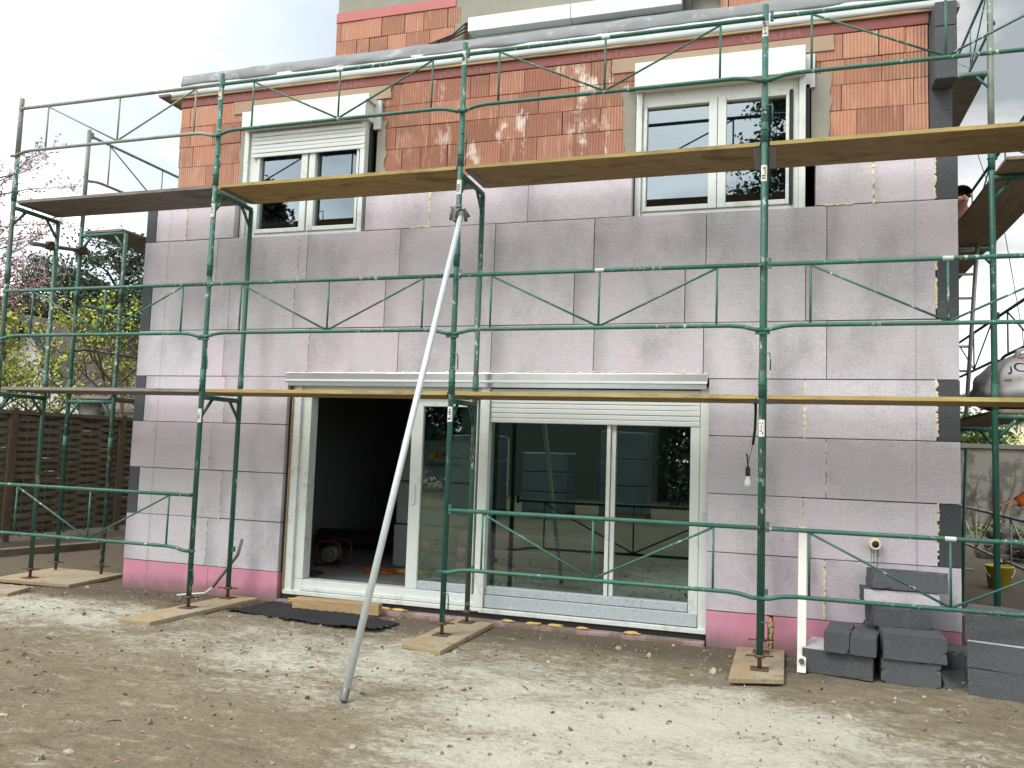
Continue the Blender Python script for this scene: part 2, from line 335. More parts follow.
# ------------------------------------------------------------------ ground
def gz(x, y):
    v = .035*noise.noise((x*.5, y*.5, 0)) + .026*noise.noise((x*1.9, y*2.6, 3)) + .014*noise.noise((x*5, y*6, 5)) + .006*noise.noise((x*13, y*13, 8))
    k = max(0, min(1, (y+.9)/.5))*max(0, min(1, (x+9)/.5)) if y < .4 else 1
    return -.30 + v*(1-.6*k)
def axis(dense, far):
    return sorted(set([round(dense[0]+i*.07, 3) for i in range(int((dense[1]-dense[0])/.07)+1)] + far))
gx = axis((-13.5, 3.2), [-400, -200, -100, -60, -40, -30, -24, -20, -17, -15, 4, 5, 7, 10, 14, 20, 30, 60, 100, 200, 400])
gy = axis((-7.2, 3.5), [-400, -200, -100, -60, -40, -25, -16, -12, -9, -8, 4.2, 5, 6, 8, 10, 13, 17, 22, 30, 40, 60, 100, 200, 400])
bm = nb(); G = [[bm.verts.new((x, y, gz(x, y))) for x in gx] for y in gy]
for j in range(len(gy)-1):
    for i in range(len(gx)-1): bm.faces.new((G[j][i], G[j][i+1], G[j+1][i+1], G[j+1][i]))
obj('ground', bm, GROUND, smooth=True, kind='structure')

# ------------------------------------------------------------------ house
WX = 8.176
H = thing('house', (-4.09, .3, -.3), 'brick house half clad in lilac insulation boards, red blocks bare under its roof edge', 'house')
DOOR = (-6.235, -1.975, -.30, 2.0); WR = (-2.70, -1.10, 3.5, 4.96); WL = (-7.02, -5.44, 3.5, 4.96)
# backing walls (behind the boards), cut round the openings
bm = nb()
def wall_cut(bm, x0, x1, z0, z1, y0, y1, holes):
    xs = sorted({x0, x1, *[h[0] for h in holes], *[h[1] for h in holes]}); xs = [x for x in xs if x0 <= x <= x1]
    zs = sorted({z0, z1, *[h[2] for h in holes], *[h[3] for h in holes]}); zs = [z for z in zs if z0 <= z <= z1]
    for i in range(len(xs)-1):
        for j in range(len(zs)-1):
            cx, cz = (xs[i]+xs[i+1])/2, (zs[j]+zs[j+1])/2
            if any(h[0] < cx < h[1] and h[2] < cz < h[3] for h in holes): continue
            box(bm, xs[i], xs[i+1], y0, y1, zs[j], zs[j+1])
wall_cut(bm, -7.98, -.18, -.5, 5.12, .285, .50, [DOOR, WR, WL])
box(bm, -7.98, -7.68, .5, 9.0, -.5, 5.12); box(bm, -.48, -.18, .5, 9.0, -.5, 5.12); box(bm, -7.68, -.48, 8.7, 9.0, -.5, 5.12)
obj('backing_wall', bm, MORT, H)
# hollow clay blocks where they show
def blocks(bm, x0, x1, z0, z1, y, holes, course=.235, wid=.375, dark=0.):
    tl = bm.loops.layers.float_color.new('tint') if 'tint' not in bm.loops.layers.float_color else bm.loops.layers.float_color['tint']
    z = z1; row = 0
    while z > z0:
        zb = max(z-course, z0); x = x0 - random.uniform(0, wid)
        while x < x1:
            w = wid*random.choice((1, 1, 1, .55, .8)); a, b = max(x, x0), min(x+w, x1); x += w
            if b-a < .02: continue
            segs = [(a, b)]
            for h in holes:
                if h[2] < (z+zb)/2 < h[3]:
                    n = []
                    for p, q in segs:
                        if h[0] > p: n.append((p, min(q, h[0])))
                        if h[1] < q: n.append((max(p, h[1]), q))
                    segs = [s for s in n if s[1]-s[0] > .02]
            for p, q in segs:
                d = random.uniform(-.004, .004); g = random.choice((.002, .003, .005, .010))
                n0 = len(bm.faces)
                vs = box(bm, p+g*.4, q-g*.6, y+d, y+.09, zb+.002, z-.002)
                t = random.random(); k = random.uniform(.72, 1.12)
                top = 1-.22*max(0, (z-4.6)/.5) if dark else 1
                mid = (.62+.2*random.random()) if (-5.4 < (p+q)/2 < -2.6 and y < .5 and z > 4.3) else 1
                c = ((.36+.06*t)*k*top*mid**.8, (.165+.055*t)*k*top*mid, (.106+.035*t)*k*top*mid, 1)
                for fc in {f for v in vs for f in v.link_faces}:
                    for lp in fc.loops: lp[tl] = c
        z = zb; row += 1
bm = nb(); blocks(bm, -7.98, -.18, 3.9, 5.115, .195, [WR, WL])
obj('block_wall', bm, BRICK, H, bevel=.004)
bm = nb(); box(bm, -7.98, -.18, .188, .284, 5.12, 5.213); obj('lintel_band', bm, REDF, H, bevel=.004)
FR = Matrix.Rotation(R(90), 4, 'X')
for x in (-7.35, -5.88, -4.45, -3.0, -1.48): textmesh('stamped_word', 'QUESTER', .10, LETT, H, (x, .1885, 5.168), FR @ Matrix.Scale(1.25, 4, (1, 0, 0)))
def jag(bm, x0, x1, z0, z1, y0, y1, amp=.04, n=9, side='R'):
    zz = [z0+(z1-z0)*i/n for i in range(n+1)]; pl = []; pr = []
    for z in zz:
        jl = random.uniform(-amp, amp) if side in 'LB' else 0; jr = random.uniform(-amp, amp) if side in 'RB' else 0
        pl.append(x0+jl); pr.append(x1+jr)
    for i in range(n):
        hexa(bm, [(pl[i], y0, zz[i]), (pr[i], y0, zz[i]), (pr[i], y1, zz[i]), (pl[i], y1, zz[i]),
                  (pl[i+1], y0, zz[i+1]), (pr[i+1], y0, zz[i+1]), (pr[i+1], y1, zz[i+1]), (pl[i+1], y1, zz[i+1])])
for a in ((-1.135, -.975, 4.0, 4.76, .183, .194, .025, 12, 'R'), (-2.82, -2.71, 4.0, 4.80, .180, .194, .02, 12, 'L'), (-5.44, -5.34, 4.0, 4.72, .183, .194, .02, 12, 'R'),
          (-7.13, -7.03, 4.0, 4.72, .180, .194, .02, 12, 'L')):
    bm = nb(); jag(bm, *a); obj('mortar_patch', bm, MORT, H)
for a in ((-2.95, -.95, 4.97, 5.11, .180, .194, .012, 3, 'B'), (-7.25, -5.3, 4.97, 5.11, .180, .194, .012, 3, 'B')):
    bm = nb(); jag(bm, *a); obj('mortar_bed', bm, TAN, H)

# insulation boards
SE = {0: [-7.12, -6.235, -1.02], 1: [-6.98, -1.19], 2: [-7.15, -1.01], 3: [-7.01, -1.18], 4: [-7.05, -6.02, -5.0, -4.02, -3.02, -2.03, -1.01],
      5: [-7.02, -6.22, -5.17, -4.2, -3.22, -2.2, -1.18], 6: [-7.21, -6.2, -6.09, -5.03, -4.02, -3.04, -2.02, -1.01], 7: [-7.64, -4.72, -3.70, -.64]}
for r in range(8):
    z0, z1 = .5*r + .002, .5*(r+1) - .002
    q = r % 2 == 1
    lo, hi = (-WX+.135, -.172) if q else (-WX, 0.)
    xs = [lo] + [x for x in SE[r] if lo+.05 < x < hi-.05] + [hi]
    for i in range(len(xs)-1):
        a, b = xs[i]+random.uniform(.001, .0035), xs[i+1]-random.uniform(.001, .0035)
        pieces = [(a, b)]
        for h in (DOOR, WR, WL):
            if h[2] < (z0+z1)/2 < h[3]:
                n = []
                for p, s in pieces:
                    if h[0] > p: n.append((p, min(s, h[0])))
                    if h[1] < s: n.append((max(p, h[1]), s))
                pieces = [s for s in n if s[1]-s[0] > .03]
        for p, s in pieces:
            d = random.uniform(-.003, .003); zz = z0
            boxo('insulation_board', (p, s, d, .19, zz+random.uniform(0, .003), z1-random.uniform(0, .003)), EPS, H)
    if q:
        boxo('quoin_board', (-WX, -WX+.13, .001, .19, z0, z1), DARK, H); boxo('quoin_board', (-.165, 0, .001, .19, z0, z1), DARK, H)
boxo('insulation_board', (-6.233, -6.19, .05, .20, 0, 1.9), TAPE, H)
# side cladding ends that show above and beyond the boards
bm = nb(); box(bm, -.178, 0, .203, 9.0, -.3, 5.21); obj('side_cladding', bm, DARK, H, bevel=.004)
bm = nb(); box(bm, -WX, -7.982, .203, 9.0, -.3, 4.0); obj('side_cladding', bm, DARK, H, bevel=.004)
bm = nb(); box(bm, -.165, .004, -.005, .2, 4.53, 4.985); box(bm, -.162, .004, -.003, .2, 4.99, 5.205); obj('corner_block', bm, DARK, H, bevel=.008)
# pink plinth boards
bm = nb()
for a, b in ((-WX+.004, -7.08), (-7.077, -6.235)): box(bm, a, b, .004, .19, -.5, -.003)
obj('plinth_board', bm, PINK, H, bevel=.004)
bm = nb()
for a, b in ((-1.972, -1.455), (-1.425, -.40), (-.397, -.004)): box(bm, a, b, .004, .19, -.5, -.003)
obj('plinth_board', bm, PINK, H, bevel=.004)
bm = nb(); box(bm, -6.22, -1.98, -.07, .04, -.5, -.262); obj('plinth_ledge', bm, m_simple('dusty_pink_foam', (.27, .185, .18), .9, v=.3, sc=4, bump=.5, bs=30, dirt=((.13, .10, .075), 3, .44, .85)), H, bevel=.01)
bm = nb(); box(bm, -6.2, -1.98, .05, .2, -.5, -.215); obj('sill_gap_shade', bm, BLACK, H)  # solid black strip painted in for the shade of the gap
# foam beads in the joints
def foam(x, z0, z1, w, gaps=.0, mat=FOAM):
    bm = nb(); z = z0
    while z < z1:
        if random.random() > gaps+.15: lump(bm, (x+random.uniform(-.3, .3)*w, -.001, z), w*random.uniform(.5, 1.15), 1, (1, .55, 1.5), .35)
        z += w*1.1
    obj('foam_seam', bm, mat, H)
for a in ((-7.64, 3.5, 3.98, .013, .1), (-4.72, 3.5, 3.98, .013, .1), (-.64, 3.5, 3.98, .014, .1), (-6.2, 3.02, 3.5, .011, .35), (-6.22, 2.5, 3.0, .010, .5), (-6.02, 2.06, 2.45, .008, .5),
          (-7.01, 1.5, 1.98, .009, .35), (-7.15, 1.0, 1.49, .009, .35), (-6.98, .48, .99, .009, .4), (-7.12, .02, .48, .008, .4), (-1.18, 1.51, 1.98, .014, .1), (-1.01, 1.02, 1.5, .010, .35),
          (-1.19, .52, .99, .010, .2), (-1.02, .0, .48, .011, .15), (-.17, 2.58, 3.0, .013, .2), (-.17, 1.52, 2.0, .015, .35), (-.17, .52, 1.0, .012, .3), (-.17, 3.52, 4.0, .010, .35)):
    foam(*a)
foam(-1.44, -.26, -.02, .016, 0, FOAMO)
bm = nb()
for x0, x1, z in ((-4.95, -4.72, 3.5), (-1.02, -.8, 3.5), (-6.2, -2.0, 2.05)):
    x = x0
    while x < x1:
        if random.random() > (.75 if x1-x0 > 1 else .2): lump(bm, (x, -.001, z+random.uniform(0, .008)), random.uniform(.006, .013), 1, (1.8, .6, .8), .3)
        x += .016
obj('foam_seam', bm, FOAM, H)
for x in (-6.0, -5.86, -5.2, -5.0, -4.85, -3.75, -3.5, -3.3, -3.05, -2.6):
    bm = nb(); lump(bm, (x, -.03, -.25), random.uniform(.025, .04), 2, (2.2, 1, .5), .25); obj('foam_dab', bm, FOAMO, H)
# plumb cords
for x, z0 in ((-.325, -.28), (-7.85, -.28)):
    bm = nb(); tube(bm, [(x, -.012, z0), (x, -.012, 3.98)], .0014, 5)
    obj('plumb_cord', bm, m_simple('thin_cord', (.20, .27, .25), .8), loc=(x, -.012, z0), label='thin plumb cord stretched down the lilac wall near its %s corner' % ('right' if x > -1 else 'left'), cat='cord', group='plumb cords')

# upper windows
def upper_window(x0, x1, zt, gl, gr, roller, box_x, lid_x, glazing):
    yf = .10
    bm = nb(); z0 = 3.503; zb = 4.70
    for a in ((x0, x0+.055, yf-.03, .20, z0, zb), (x0+.055, gl[0]-.03, yf, .18, z0, zb), (gr[1]+.06, x1-.055, yf, .18, z0, zb), (x1-.055, x1, yf-.03, .20, z0, zb),
              (gl[0]-.03, gr[1]+.06, yf, .18, z0, z0+.055), (gl[0]-.03, gr[1]+.06, yf, .18, 4.60, zb)): box(bm, *a)
    w = obj('window', bm, PVC, H, bevel=.004)
    for (a, b) in (gl, gr):
        bm = nb(); s = .07
        zl, zh = z0+.058, 4.60
        L0, R0 = (a-.03, b+.075) if (a, b) == gl else (a-.075, b+.03)
        for q in ((L0, a, zl, zh), (b, R0, zl, zh), (a, b, zl, zl+.045), (a, b, zh-.045, zh)): box(bm, q[0], q[1], yf-.014, .17, q[2], q[3])
        obj('sash', bm, PVC, w, bevel=.005)
        boxo('gasket', (a, b, .122, .13, zl+.046, zl+.054), BLACK, w, 0)
        bm = nb(); v = [bm.verts.new(p) for p in ((a-.01, .135, zl+.04), (b+.01, .135, zl+.04), (b+.01, .135, zh-.04), (a-.01, .135, zh-.04))]; bm.faces.new(v)
        obj('pane', bm, glazing, w)
    boxo('guide_track', (gr[1]+.035, gr[1]+.058, yf-.02, .16, z0+.05, 4.60), BLACK, w, 0)
    if roller:
        bm = nb(); z = roller; n = int((4.69-roller)/.045)
        for i in range(n): box(bm, gl[0]-.10, gr[1]+.10, .062+.004*(i % 2 == 0), .082, z, z+.043); z += .0455
        obj('roller_shutter', bm, SLAT, w, bevel=.007)
    boxo('dark_strip', (x1+.004, x1+.036, .15, .20, 3.98, 4.66), BLACK, w, 0)
    c = nb(); box(c, box_x[0], box_x[1], -.03, .19, 4.70, 4.885); box(c, lid_x[0], lid_x[1], -.022, .19, 4.887, 4.95)
    hb = obj('shutter_box', c, BOXM, H, bevel=.005)
    e = nb(); box(e, box_x[1]+.003, box_x[1]+.085, .15, .19, 4.63, 4.94); obj('end_plate', e, m_simple('pale_end_plate', (.45, .48, .49), .5), hb, bevel=.003)
    for k in range(3): boxo('insulated_wire_end', (x0-.10, x0+.02, .11+.02*k, .12+.02*k, 4.74+.022*k, 4.75+.022*k), BLACK, hb, 0)
upper_window(-2.685, -1.185, 4.95, (-2.585, -2.02), (-1.865, -1.35), 0, (-2.69, -1.19), (-2.69, -1.19), GLASS_U)
upper_window(-7.0, -5.52, 4.95, (-6.80, -6.28), (-6.11, -5.62), 4.40, (-6.98, -5.48), (-6.86, -5.45), GLASS_U)

# sliding door
bm = nb()
for a in ((-6.185, -6.10, .05, .22, -.21, 1.93), (-6.10, -5.995, .085, .22, -.06, 1.93), (-5.995, -4.09, .085, .22, -.21, -.062), (-6.10, -5.995, .083, .22, -.21, -.062),
          (-4.118, -4.025, .03, .22, -.17, 1.93), (-2.05, -1.975, .05, .22, -.21, 1.93), (-6.185, -1.975, .03, .082, -.214, -.172), (-5.995, -4.12, .07, .22, 1.80, 1.93), (-5.995, -4.12, .05, .084, -.168, -.13)): box(bm, *a)
D = obj('sliding_door', bm, PVC, H, bevel=.005)
boxo('timber_reveal', (-6.192, -6.187, .03, .20, -.2, 1.93), TIMB, D, 0)
bm = nb(); box(bm, -4.86, -4.74, .10, .16, -.06, 1.80); box(bm, -4.22, -4.165, .10, .16, -.06, 1.80); box(bm, -4.74, -4.22, .10, .16, 1.72, 1.80)
D1 = obj('door_leaf', bm, PVC, D, bevel=.005)
boxo('bottom_rail', (-4.738, -4.222, .098, .16, -.058, .02), FILM, D, .004); boxo('handle', (-4.82, -4.79, .085, .10, .75, .95), PVC, D, .006)
bm = nb(); box(bm, -4.738, -4.222, .102, .158, 1.722, 1.79); obj('top_rail', bm, FILM, D, bevel=.003)
bm = nb(); bm.faces.new([bm.verts.new(p) for p in ((-4.745, .13, .0), (-4.21, .13, .0), (-4.21, .13, 1.73), (-4.745, .13, 1.73))]); obj('pane', bm, GLASS_D, D)
bm = nb(); box(bm, -2.135, -2.053, .062, .16, -.06, 1.80); box(bm, -2.89, -2.855, .075, .16, .03, 1.8); box(bm, -2.85, -2.81, .10, .17, .03, 1.8)
obj('sash', bm, PVC, D, bevel=.005)
bm = nb()
hexa(bm, [(-4.022, .07, -.045), (-2.14, .07, -.045), (-2.14, .16, -.045), (-4.022, .16, -.045), (-4.022, .07, .03), (-2.14, .07, .03), (-2.14, .16, .03), (-4.022, .16, .03)])
hexa(bm, [(-4.022, .055, -.165), (-2.056, .055, -.165), (-2.056, .16, -.165), (-4.022, .16, -.165), (-4.022, .055, -.05), (-2.056, .055, -.05), (-2.056, .16, -.05), (-4.022, .16, -.05)])
obj('bottom_rail', bm, FILM, D, bevel=.005)
for a, b in ((-4.03, -2.885), (-2.815, -2.13)):
    bm = nb(); y = .12 if a < -3 else .135
    bm.faces.new([bm.verts.new(p) for p in ((a, y, .02), (b, y, .02), (b, y, 1.8), (a, y, 1.8))]); obj('pane', bm, GLASS_D, D)
bm = nb(); z = 1.575
for i in range(7): box(bm, -4.022, -2.053, .055+.003*(i % 2), .075, z, z+.044); z += .0465
obj('roller_shutter', bm, SLAT, D, bevel=.007)
bm = nb(); box(bm, -6.27, -1.99, -.012, .19, 1.955, 2.042); box(bm, -6.25, -2.0, .0, .19, 1.905, 1.952)
obj('shutter_box', bm, [ALU], H, bevel=.003)
boxo('casing_trim', (-6.26, -1.995, -.016, -.0125, 1.952, 1.975), WHITE, H, 0)

# room behind the door
bm = nb()
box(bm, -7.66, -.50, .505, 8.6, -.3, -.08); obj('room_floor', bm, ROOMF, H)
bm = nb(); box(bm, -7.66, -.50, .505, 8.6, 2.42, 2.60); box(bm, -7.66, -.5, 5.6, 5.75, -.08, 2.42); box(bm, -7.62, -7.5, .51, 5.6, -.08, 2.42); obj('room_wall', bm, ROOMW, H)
boxo('room_doorway_shade', (-8.0+1.0, -6.2, 5.57, 5.595, -.08, 2.0), BLACK, H, 0)  # flat black panel painted in for the shade of the open doorway
bm = nb(); box(bm, -6.55, -6.42, 5.54, 5.56, 1.3, 1.75); obj('notice_sheet', bm, WHITE, H)
bm = nb(); box(bm, -7.66, -.50, .505, 8.6, 2.72, 2.8); box(bm, -4.9, -4.8, .51, 8.6, 2.8, 5.1); box(bm, -7.66, -.5, 3.2, 3.35, 2.8, 5.1); obj('upper_room_wall', bm, ROOMW, H)

# roof edge
bm = nb(); box(bm, -8.12, .06, .163, 9.1, 5.222, 5.243); obj('roof_board', bm, TIMB, H)
bm = nb(); box(bm, -8.25, -8.10, .12, .5, 5.246, 5.275); obj('board_end', bm, WOODG, H)
def wavy(bm, x0, x1, prof, amp, step=.06):
    n = int((x1-x0)/step); rows = []
    for i in range(n+1):
        x = x0+(x1-x0)*i/n
        rows.append([bm.verts.new((x, y+amp*k*noise.noise((x*3.1, z*5, j)), z+amp*k*.8*noise.noise((x*2.3, j*2.7, 9)))) for j, (y, z, k) in enumerate(prof)])
    for i in range(n):
        for j in range(len(prof)-1): bm.faces.new((rows[i][j], rows[i+1][j], rows[i+1][j+1], rows[i][j+1])).smooth = True
bm = nb(); wavy(bm, -8.10, .05, [(.18, 5.247, .2), (.158, 5.242, .5), (.155, 5.28, .6), (.16, 5.33, .5), (.18, 5.40, .3), (.27, 5.41, .2)], .022); obj('roof_foil', bm, FOIL, H)
bm = nb(); wavy(bm, -7.99, .05, [(.27, 5.35, .2), (.172, 5.375, .4), (.17, 5.40, .8), (.18, 5.45, 1), (.20, 5.505, .8), (.24, 5.53, .7), (.31, 5.54, .5), (.65, 5.53, .4), (3.0, 5.52, .3)], .035)
bm.faces.new([v for v in bm.verts[:9]]); obj('roof_membrane', bm, MEMB, H)
bm = nb(); box(bm, -7.98, .04, .25, 9.0, 5.247, 5.34); obj('roof_slab', bm, MORT, H)
# upper storey set back
UX = -6.49
bm = nb(); blocks(bm, UX, -.2, 5.3, 6.36, 1.0, [(-4.83, -2.0, 5.3, 6.9)], .235, .3); obj('block_wall', bm, BRICK, H, bevel=.004)
bm = nb(); box(bm, UX, -4.0+.0, 1.09, 1.3, 5.27, 7.4); box(bm, -2.3, -.2, 1.09, 1.3, 5.27, 7.4); box(bm, -4.0, -2.3, 1.09, 1.3, 6.3, 7.4)
box(bm, UX, UX+.3, 1.3, 8, 5.27, 7.4); box(bm, UX+.02, -4.95, .995, 1.088, 6.478, 6.8); obj('upper_wall', bm, MORT, H)
bm = nb(); box(bm, UX, -4.95, .988, 1.088, 6.362, 6.475); obj('lintel_band', bm, m_simple('pale_red_lintel', (.40, .14, .13), .8, v=.12, sc=4), H)
bm = nb(); box(bm, -4.95, -.2, 1.0, 1.088, 6.15, 6.9); box(bm, -4.95, -4.84, .99, 1.088, 5.3, 6.15); obj('mortar_patch', bm, MORT, H)
bm = nb(); box(bm, -4.74, -3.56, .86, 1.07, 5.965, 6.13); box(bm, -3.555, -2.38, .86, 1.07, 5.965, 6.13); box(bm, -4.68, -2.42, .99, 1.07, 5.7, 5.96); obj('shutter_box', bm, BOXM, H, bevel=.006)
bm = nb(); z = 5.72
for i in range(5): box(bm, -3.5, -2.5, .975+.003*(i % 2), .988, z, z+.043); z += .0465
obj('roller_shutter', bm, m_simple('grey_roller_slat', (.33, .35, .36), .5), H, bevel=.006)
boxo('dark_strip', (-2.37, -2.28, .93, .985, 5.45, 6.2), BLACK, H, 0)
bm = nb()
for k in range(3): tube(bm, [(-5.1-.1*k, .98, 5.93), (-4.95, .93, 5.95+.02*k), (-4.8, .95, 6.02+.05*k), (-4.7, .98, 6.08+.01*k)], .009, 6)
obj('cable_end', bm, BLACK, H)
bm = nb(); box(bm, -5.16, -5.13, .99, .999, 5.8, 5.98); obj('chased_slot', bm, BLACK, H)
# pipe stub
bm = nb(); lathe(bm, (0, 0, 0), [(.0, .02), (.026, .02), (.028, .12), (.045, .115), (.05, .06), (.042, 0)], 16)
bmesh.ops.rotate(bm, verts=bm.verts, cent=(0, 0, 0), matrix=Matrix.Rotation(R(90), 3, 'X')); bmesh.ops.translate(bm, verts=bm.verts, vec=(-.64, .01, .655))
ps = obj('pipe_stub', bm, FOAM, H); bm = nb(); lathe(bm, (0, 0, 0), [(.0, .122), (.024, .122), (.024, .05)], 14)
bmesh.ops.rotate(bm, verts=bm.verts, cent=(0, 0, 0), matrix=Matrix.Rotation(R(90), 3, 'X')); bmesh.ops.translate(bm, verts=bm.verts, vec=(-.64, .01, .655)); obj('pipe_bore', bm, BLACK, ps)
bm = nb()
for x, l in ((-.665, .11), (-.645, .13), (-.62, .16), (-.612, .07)): box(bm, x, x+.004, -.004, -.0033, .62-l, .62)
obj('drip_stain', bm, BLACK, ps)

# ------------------------------------------------------------------ scaffolding
YF, YI = -.80, -.21; BX = [-9.23, -6.66, -4.086, -1.513, 1.06]; TR = .0245
def standard(bm, x, y, z0, z1, joints):
    tube(bm, [(x, y, z0), (x, y, z1)], TR, 12)
    for z in joints:
        tube(bm, [(x, y, z-.10), (x, y, z+.11)], TR+.004, 12); tube(bm, [(x, y, z-.005), (x, y, z+.005)], TR+.009, 12)
def jack(bm, x, y, z):
    tube(bm, [(x, y, z), (x, y, z+.16)], .016, 10); box(bm, x-.065, x+.065, y-.065, y+.065, z-.0, z+.008)
    lathe(bm, (x, y, z+.085), [(.018, 0), (.04, .004), (.04, .022), (.018, .026)], 12); tube(bm, [(x-.10, y-.02, z+.10), (x+.10, y+.02, z+.10)], .007, 6)
def pin(bm, x, y, z, s=1):
    tube(bm, [(x+s*.0, y-.02, z+.07), (x+s*.055, y-.03, z+.072), (x+s*.06, y-.03, z+.02), (x+s*.06, y-.03, z-.06)], .006, 6)
def ufr(root, pa, pb, z, mat):        # transom with corner braces between two uprights
    a, b = Vector((*pa, z)), Vector((*pb, z)); d = (b-a)
    bm = nb(); tube(bm, [a, b], .0235, 10); k = d.normalized()*.17
    tube(bm, [a+k, a+Vector((0, 0, -.2))], .015, 8); tube(bm, [b-k, b+Vector((0, 0, -.2))], .015, 8)
    obj('transom', bm, mat, root)
def guard(root, a, b, zt, mat, thin, h=.47, off=(0, 0), sh=0):   # lattice guard frame hooked between two uprights
    A, B = Vector((*a, 0)), Vector((*b, 0)); d = (B-A); u = d.normalized(); o = Vector((*off, 0)); ln = d.length
    P = lambda s, z: A + u*s + o + Vector((0, 0, z))
    bm = nb(); tube(bm, [P(.035, zt), P(ln-.004, zt)], .0175, 10)
    zb = zt-h
    pts = [P(0, zb-.035)-o*.35, P(.06, zb-.03), P(.15, zb-.008), P(.24, zb), P(ln-.24, zb), P(ln-.15, zb-.008), P(ln-.06, zb-.03), P(ln, zb-.035)-o*.35]
    tube(bm, pts, .0165, 10)
    m = ln/2 + sh
    for s in (m-.94, m, m+.94): tube(bm, [P(s, zt), P(s, zb)], .009, 8)
    tube(bm, [P(m-.93, zt-.02), P(m, zb+.01)], .009, 8); tube(bm, [P(m+.93, zt-.02), P(m, zb+.01)], .009, 8)
    box(bm, *(lambda q: (q.x-.012, q.x+.012, q.y-.012, q.y+.012, q.z-.03, q.z+.05))(P(.05, zt)))
    g = obj('guard_frame', bm, mat, root)
    if thin:
        q = P(m, zt); bm = nb(); tube(bm, [q-u*.036, q+u*.036], .0182, 10, caps=False); obj('sticker', bm, m_simple('scuffed_label', (.42, .43, .40), .6, v=.3, sc=60), g)
def sticker(parent, x, y, z, h=.13):
    bm = nb(); n = 6; rr = TR+.0012
    ang = [R(-150)+R(120)*i/n for i in range(n+1)]
    for i in range(n):
        v = [bm.verts.new((x+rr*math.cos(t), y+rr*math.sin(t), zz)) for t, zz in ((ang[i], z), (ang[i+1], z), (ang[i+1], z+h), (ang[i], z+h))]; bm.faces.new(v)
    for k in range(5):
        zz = z+.018+k*(h-.03)/5; w = random.uniform(.4, 1)
        for i in (1, 2, 3):
            if random.random() < .35: continue
            v = [bm.verts.new((x+(rr+.001)*math.cos(t), y+(rr+.001)*math.sin(t), q)) for t, q in ((ang[i]+.1, zz), (ang[i+1]+.05, zz), (ang[i+1]+.05, zz+.011*w+.004), (ang[i]+.1, zz+.011*w+.004))]
            bm.faces.new(v).material_index = 1
    obj('sticker', bm, [WHITE, BLACK], parent)

F = thing('front_scaffold', (-4.086, -.5, -.27), 'long green tube scaffold standing across the front of the lilac clad house', 'scaffold')
for i, x in enumerate(BX):
    zb = -.262
    bm = nb(); standard(bm, x, YF, zb+.11, 4.93, (1.88, 3.0, 3.9) if i != 3 else (1.88, 3.9, 4.06)); pin(bm, x, YF, 2.05); pin(bm, x, YF, 4.02); pin(bm, x, YF, .02)
    for z in (.27, 2.28, 4.29): box(bm, x-.055, x+.055, YF-.04, YF-.02, z-.012, z+.012)
    st = obj('standard', bm, GREENW if i == 0 else GREEN, F)
    if i == 0:
        bm = nb(); tube(bm, [(x, YF, 4.30), (x, YF, 4.935)], TR+.0012, 12); obj('grey_sleeve', bm, GREYG, st)
    bm = nb(); jack(bm, x, YF, zb); obj('base_jack', bm, RUST, st)
    for z in (1.48, 3.48, 4.66):
        if i in (1, 2, 3): sticker(st, x, YF, z+(.06 if i == 2 else 0))
    bm = nb(); standard(bm, x, YI, zb+.11, 3.72, (1.88,)); box(bm, x+.02, x+.05, YI-.012, YI+.012, .2, .25)
    st = obj('standard', bm, GREENW if i in (0, 2) else GREEN, F); bm = nb(); jack(bm, x, YI, zb); obj('base_jack', bm, RUST, st)
    for z in (1.722, 3.732): ufr(F, (x, YF), (x, YI), z, GREEN)
for i in range(4):
    for zt, m in ((.79, RAILG), (2.81, RAILG), (4.80, GREEN)):
        mm = GREYG if (i == 0 and zt > 4) else m
        if i == 1 and zt == .79: continue        # left open before the door
        guard(F, (BX[i], YF), (BX[i+1], YF), zt, mm, (zt, i) in ((2.81, 2), (2.81, 3), (.79, 3), (4.80, 1), (4.80, 2)), h=.49 if zt < 1 else .475, off=(0, -.045), sh=(.085, .06, 0, 0)[i])
# decks
def deck(x0, x1, y0, y1, z, m, label, axis='x', t=.031):
    c = ((x0+x1)/2, (y0+y1)/2, z)
    T = thing('scaffold_deck', c, label, 'scaffold deck', 'scaffold decks')
    bm = nb(); box(bm, x0+.012, x1-.012, y0+.012, y1-.012, z+.002, z+t); obj('deck_panel', bm, m, T, bevel=.006)
    if axis == 'x':
        boxo('front_edge', (x0+.012, x1-.012, y0, y0+.011, z+.001, z+t+.002), WOODE if m is not WOODG else WOODG, T, .002); boxo('back_edge', (x0+.012, x1-.012, y1-.011, y1, z+.001, z+t+.002), m, T, .002)
        ends = ((x0, x0+.06, y0+.03, y1-.03), (x1-.06, x1, y0+.03, y1-.03))
    else: ends = ((x0+.03, x1-.03, y0, y0+.06), (x0+.03, x1-.03, y1-.06, y1))
    for e in ends: boxo('end_fitting', (*e, z-.004, z+.001), m_simple('dull_zinc', (.22, .225, .22), .5, .5, v=.2) if m is WOODB else CLAMP, T, .001)
nm = ['leftmost', 'second left', 'third left', 'rightmost']
mt = {1.769: [WOODG, WOODY, WOODY, WOODY], 3.773: [WOODG, WOODY, WOODB, WOODB]}
cd = {1.769: ['weathered grey', 'yellow edged', 'straight yellow edged', 'dull yellow'], 3.773: ['grey weathered', 'yellowish', 'olive brown', 'dark brown']}
for z in mt:
    for i in range(4):
        deck(BX[i]+.028, BX[i+1]-.028, YF+.0, YI-.03, z, mt[z][i], '%s plank deck, %s bay, %s level of the front scaffold' % (cd[z][i], nm[i], 'lower' if z < 2 else 'upper'))

